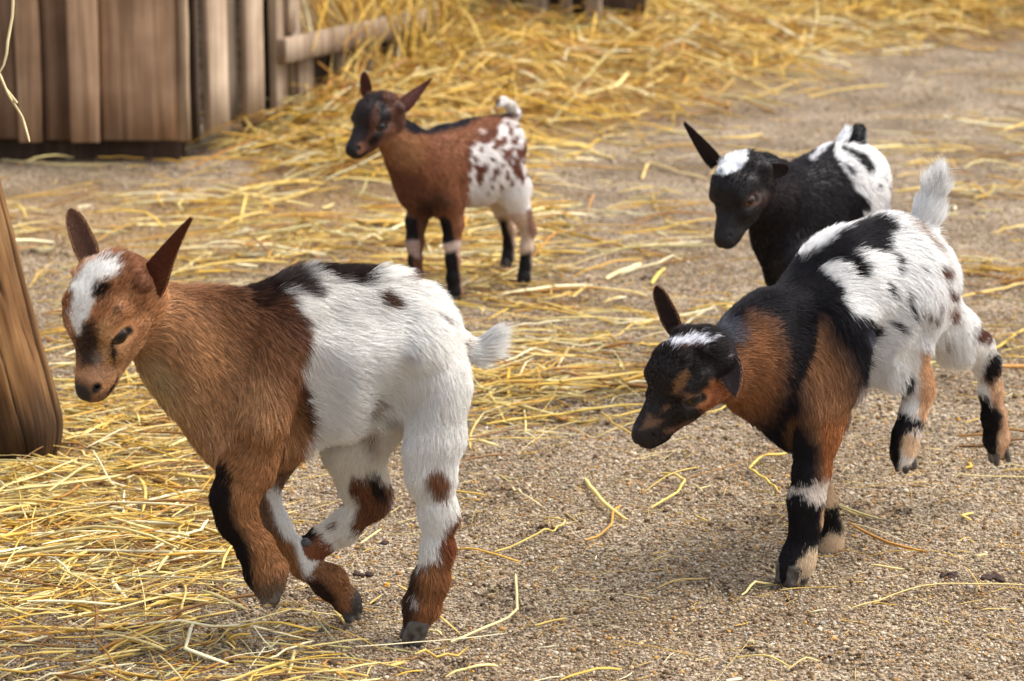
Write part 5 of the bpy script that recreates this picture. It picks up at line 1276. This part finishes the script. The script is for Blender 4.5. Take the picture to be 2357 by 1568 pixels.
# --- kid 4: black kid behind the bucking one
g4 = Goat((1842, 905), .024, 46, 'black goat kid with a white forehead spot, standing behind the bucking kid',
    aff=((1527.3, .28, 264), (1527.3, .28, 264)), ridge=.1, hairw=.00024, darkhair=.05, earrim=(50, 34, 34), patscale=.7,
    base={'*': (32, 28, 33), 'head': (28, 21, 23), 'ear': (30, 22, 25), 'tail': (22, 22, 24), 'nh': (226, 224, 222), 'fh': (226, 224, 222), 'nf': (34, 30, 34), 'ff': (30, 28, 30)},
    patches=[
        ('body', 'p', [(1420, 270), (1440, 190), (1600, 170), (1780, 280), (1950, 520), (2030, 900), (1700, 1100), (1640, 800), (1730, 790), (1690, 720), (1600, 640), (1480, 450), (1415, 330)], (234, 232, 230), 3.5),
        ('body', 'p', [(1210, 370), (1300, 240), (1430, 190), (1420, 220), (1330, 290), (1240, 380)], (206, 206, 210), 3),
        ('body', 'p', [(1455, 255), (1540, 272), (1600, 300), (1690, 335), (1745, 450), (1690, 500), (1640, 430), (1570, 350), (1480, 300)], (22, 20, 22), 3), ('body', 'e', (1535, 460, 60, 22, 55), (60, 58, 64), .6),
        ('body', 'e', (1770, 612, 18, 24, 0), (70, 70, 78), .6), ('body', 'e', (1870, 640, 14, 44, -30), (84, 84, 92), .7), ('body', 'e', (1815, 530, 12, 34, -30), (140, 140, 148), .8), ('body', 'e', (1850, 760, 60, 60, 0), (190, 190, 196), .9),
        ('tail', 'p', [(1400, 60), (1528, 60), (1530, 200), (1420, 260)], (226, 228, 230), 2.5), ('tail', 'p', [(1672, 60), (1720, 60), (1720, 280), (1666, 260)], (214, 210, 208), 2.5),
        ('head', 'p', [(425, 440), (460, 395), (515, 345), (590, 308), (650, 300), (695, 312), (695, 362), (640, 440), (530, 496), (448, 480)], (236, 238, 242), 2.5), ('head', 'e', (475, 462, 26, 20, 30), (100, 110, 120), .7),
        ('head', 'e', (800, 700, 90, 60, -20), (62, 42, 36), .8, .7), ('head', 'e', (600, 1000, 80, 90, 0), (30, 24, 26), .8), ('neck', 'e', (1000, 640, 100, 120, 0), (52, 44, 46), .9, .8),
    ],
    ears=[dict(a=((1756, 392, .050), (1814, 388, .066), 27, (-.1, -.9, -.4)), k=dict(cup=.7, tipround=.9), out=(34, 26, 28), inn=(34, 25, 28)),
          dict(a=((1652, 376, -.010), (1576, 284, -.022), 24, (-.5, -.8, .2)), k=dict(cup=.75, prof=(.95, 1.0, .92, .74, .52, .36, .14)), out=(38, 28, 30), inn=(36, 26, 28))])
g = g4
bf = trunk_flow(1, -.2)
g.cap((1812, 520, 0), (1870, 478, 0), 96, 112, q=.74, k=.016, flow=bf)
g.cap((1870, 478, 0), (1930, 448, 0), 110, 112, q=.78, k=.016, flow=bf)
g.cap((1930, 445, 0), (1968, 422, 0), 108, 88, q=.82, k=.016, flow=trunk_flow(.8, -.8))
g.cap((1960, 450, .022), (1985, 560, .026), 86, 66, q=.8, k=.016, flow=trunk_flow(.3, -1))
g.cap((1975, 450, -.020), (2000, 560, -.026), 72, 56, q=.8, k=.016, flow=trunk_flow(.3, -1))
g.cap((1750, 432, .012), (1830, 492, 0), 78, 100, q=.70, k=.016, tag='neck', flow=trunk_flow(.6, -.8))
g.cap((1800, 540, .004), (1820, 620, 0), 56, 66, q=.8, k=.016, flow=trunk_flow(.3, -1))
g.chain('nf', [(1838, 600, .026, 64), (1848, 700, .026, 38), (1850, 760, .025, 29), (1850, 830, .024, 23), (1846, 872, .024, 26), (1843, 888, .024, 22)], q=.9, flow=trunk_flow(0, -1), k=.009)
g.chain('ff', [(1830, 610, -.022, 58), (1838, 700, -.022, 34), (1842, 760, -.022, 27), (1843, 810, -.022, 21), (1841, 842, -.022, 22), (1840, 850, -.022, 18)], q=.9, flow=trunk_flow(0, -1), k=.009)
g.chain('nh', [(1985, 565, .026, 62), (2000, 650, .026, 38), (2018, 710, .026, 26), (2014, 770, .026, 21), (2010, 815, .026, 21), (2006, 826, .026, 18)], q=.9, flow=trunk_flow(0, -1), k=.009)
g.chain('fh', [(1995, 565, -.022, 52), (2010, 640, -.022, 34), (2026, 700, -.022, 23), (2024, 750, -.022, 19), (2020, 785, -.022, 19), (2017, 796, -.022, 16)], q=.9, flow=trunk_flow(0, -1), k=.009)
g.chain('tail', [(1966, 345, 0, 18), (1968, 322, .0, 20), (1974, 308, .0, 18)], q=1, k=.006)
g.cap((1938, 330, 0), (1950, 300, 0), 14, 7, tag='tail', k=.004)
g.head((1714, 420), 48, 36, 6, .94, .030)
g.hoof((1842, 880, .024), (1840, 904, .024), (-1, 0, 0), 24)
g.hoof((1840, 844, -.022), (1838, 862, -.022), (-1, 0, 0), 20)
g.hoof((2005, 820, .026), (2003, 842, .026), (-1, 0, 0), 20)
g.hoof((2016, 790, -.022), (2014, 806, -.022), (-1, 0, 0), 18)
g.build(.0021, 70000, {'*': .007, 'body': .009, 'neck': .008, 'head': .0030, 'ear': .003, 'nf': .005, 'ff': .005, 'nh': .005, 'fh': .005, 'tail': .009, 'ears': .002}, skin_eye=EYE_AMBER)
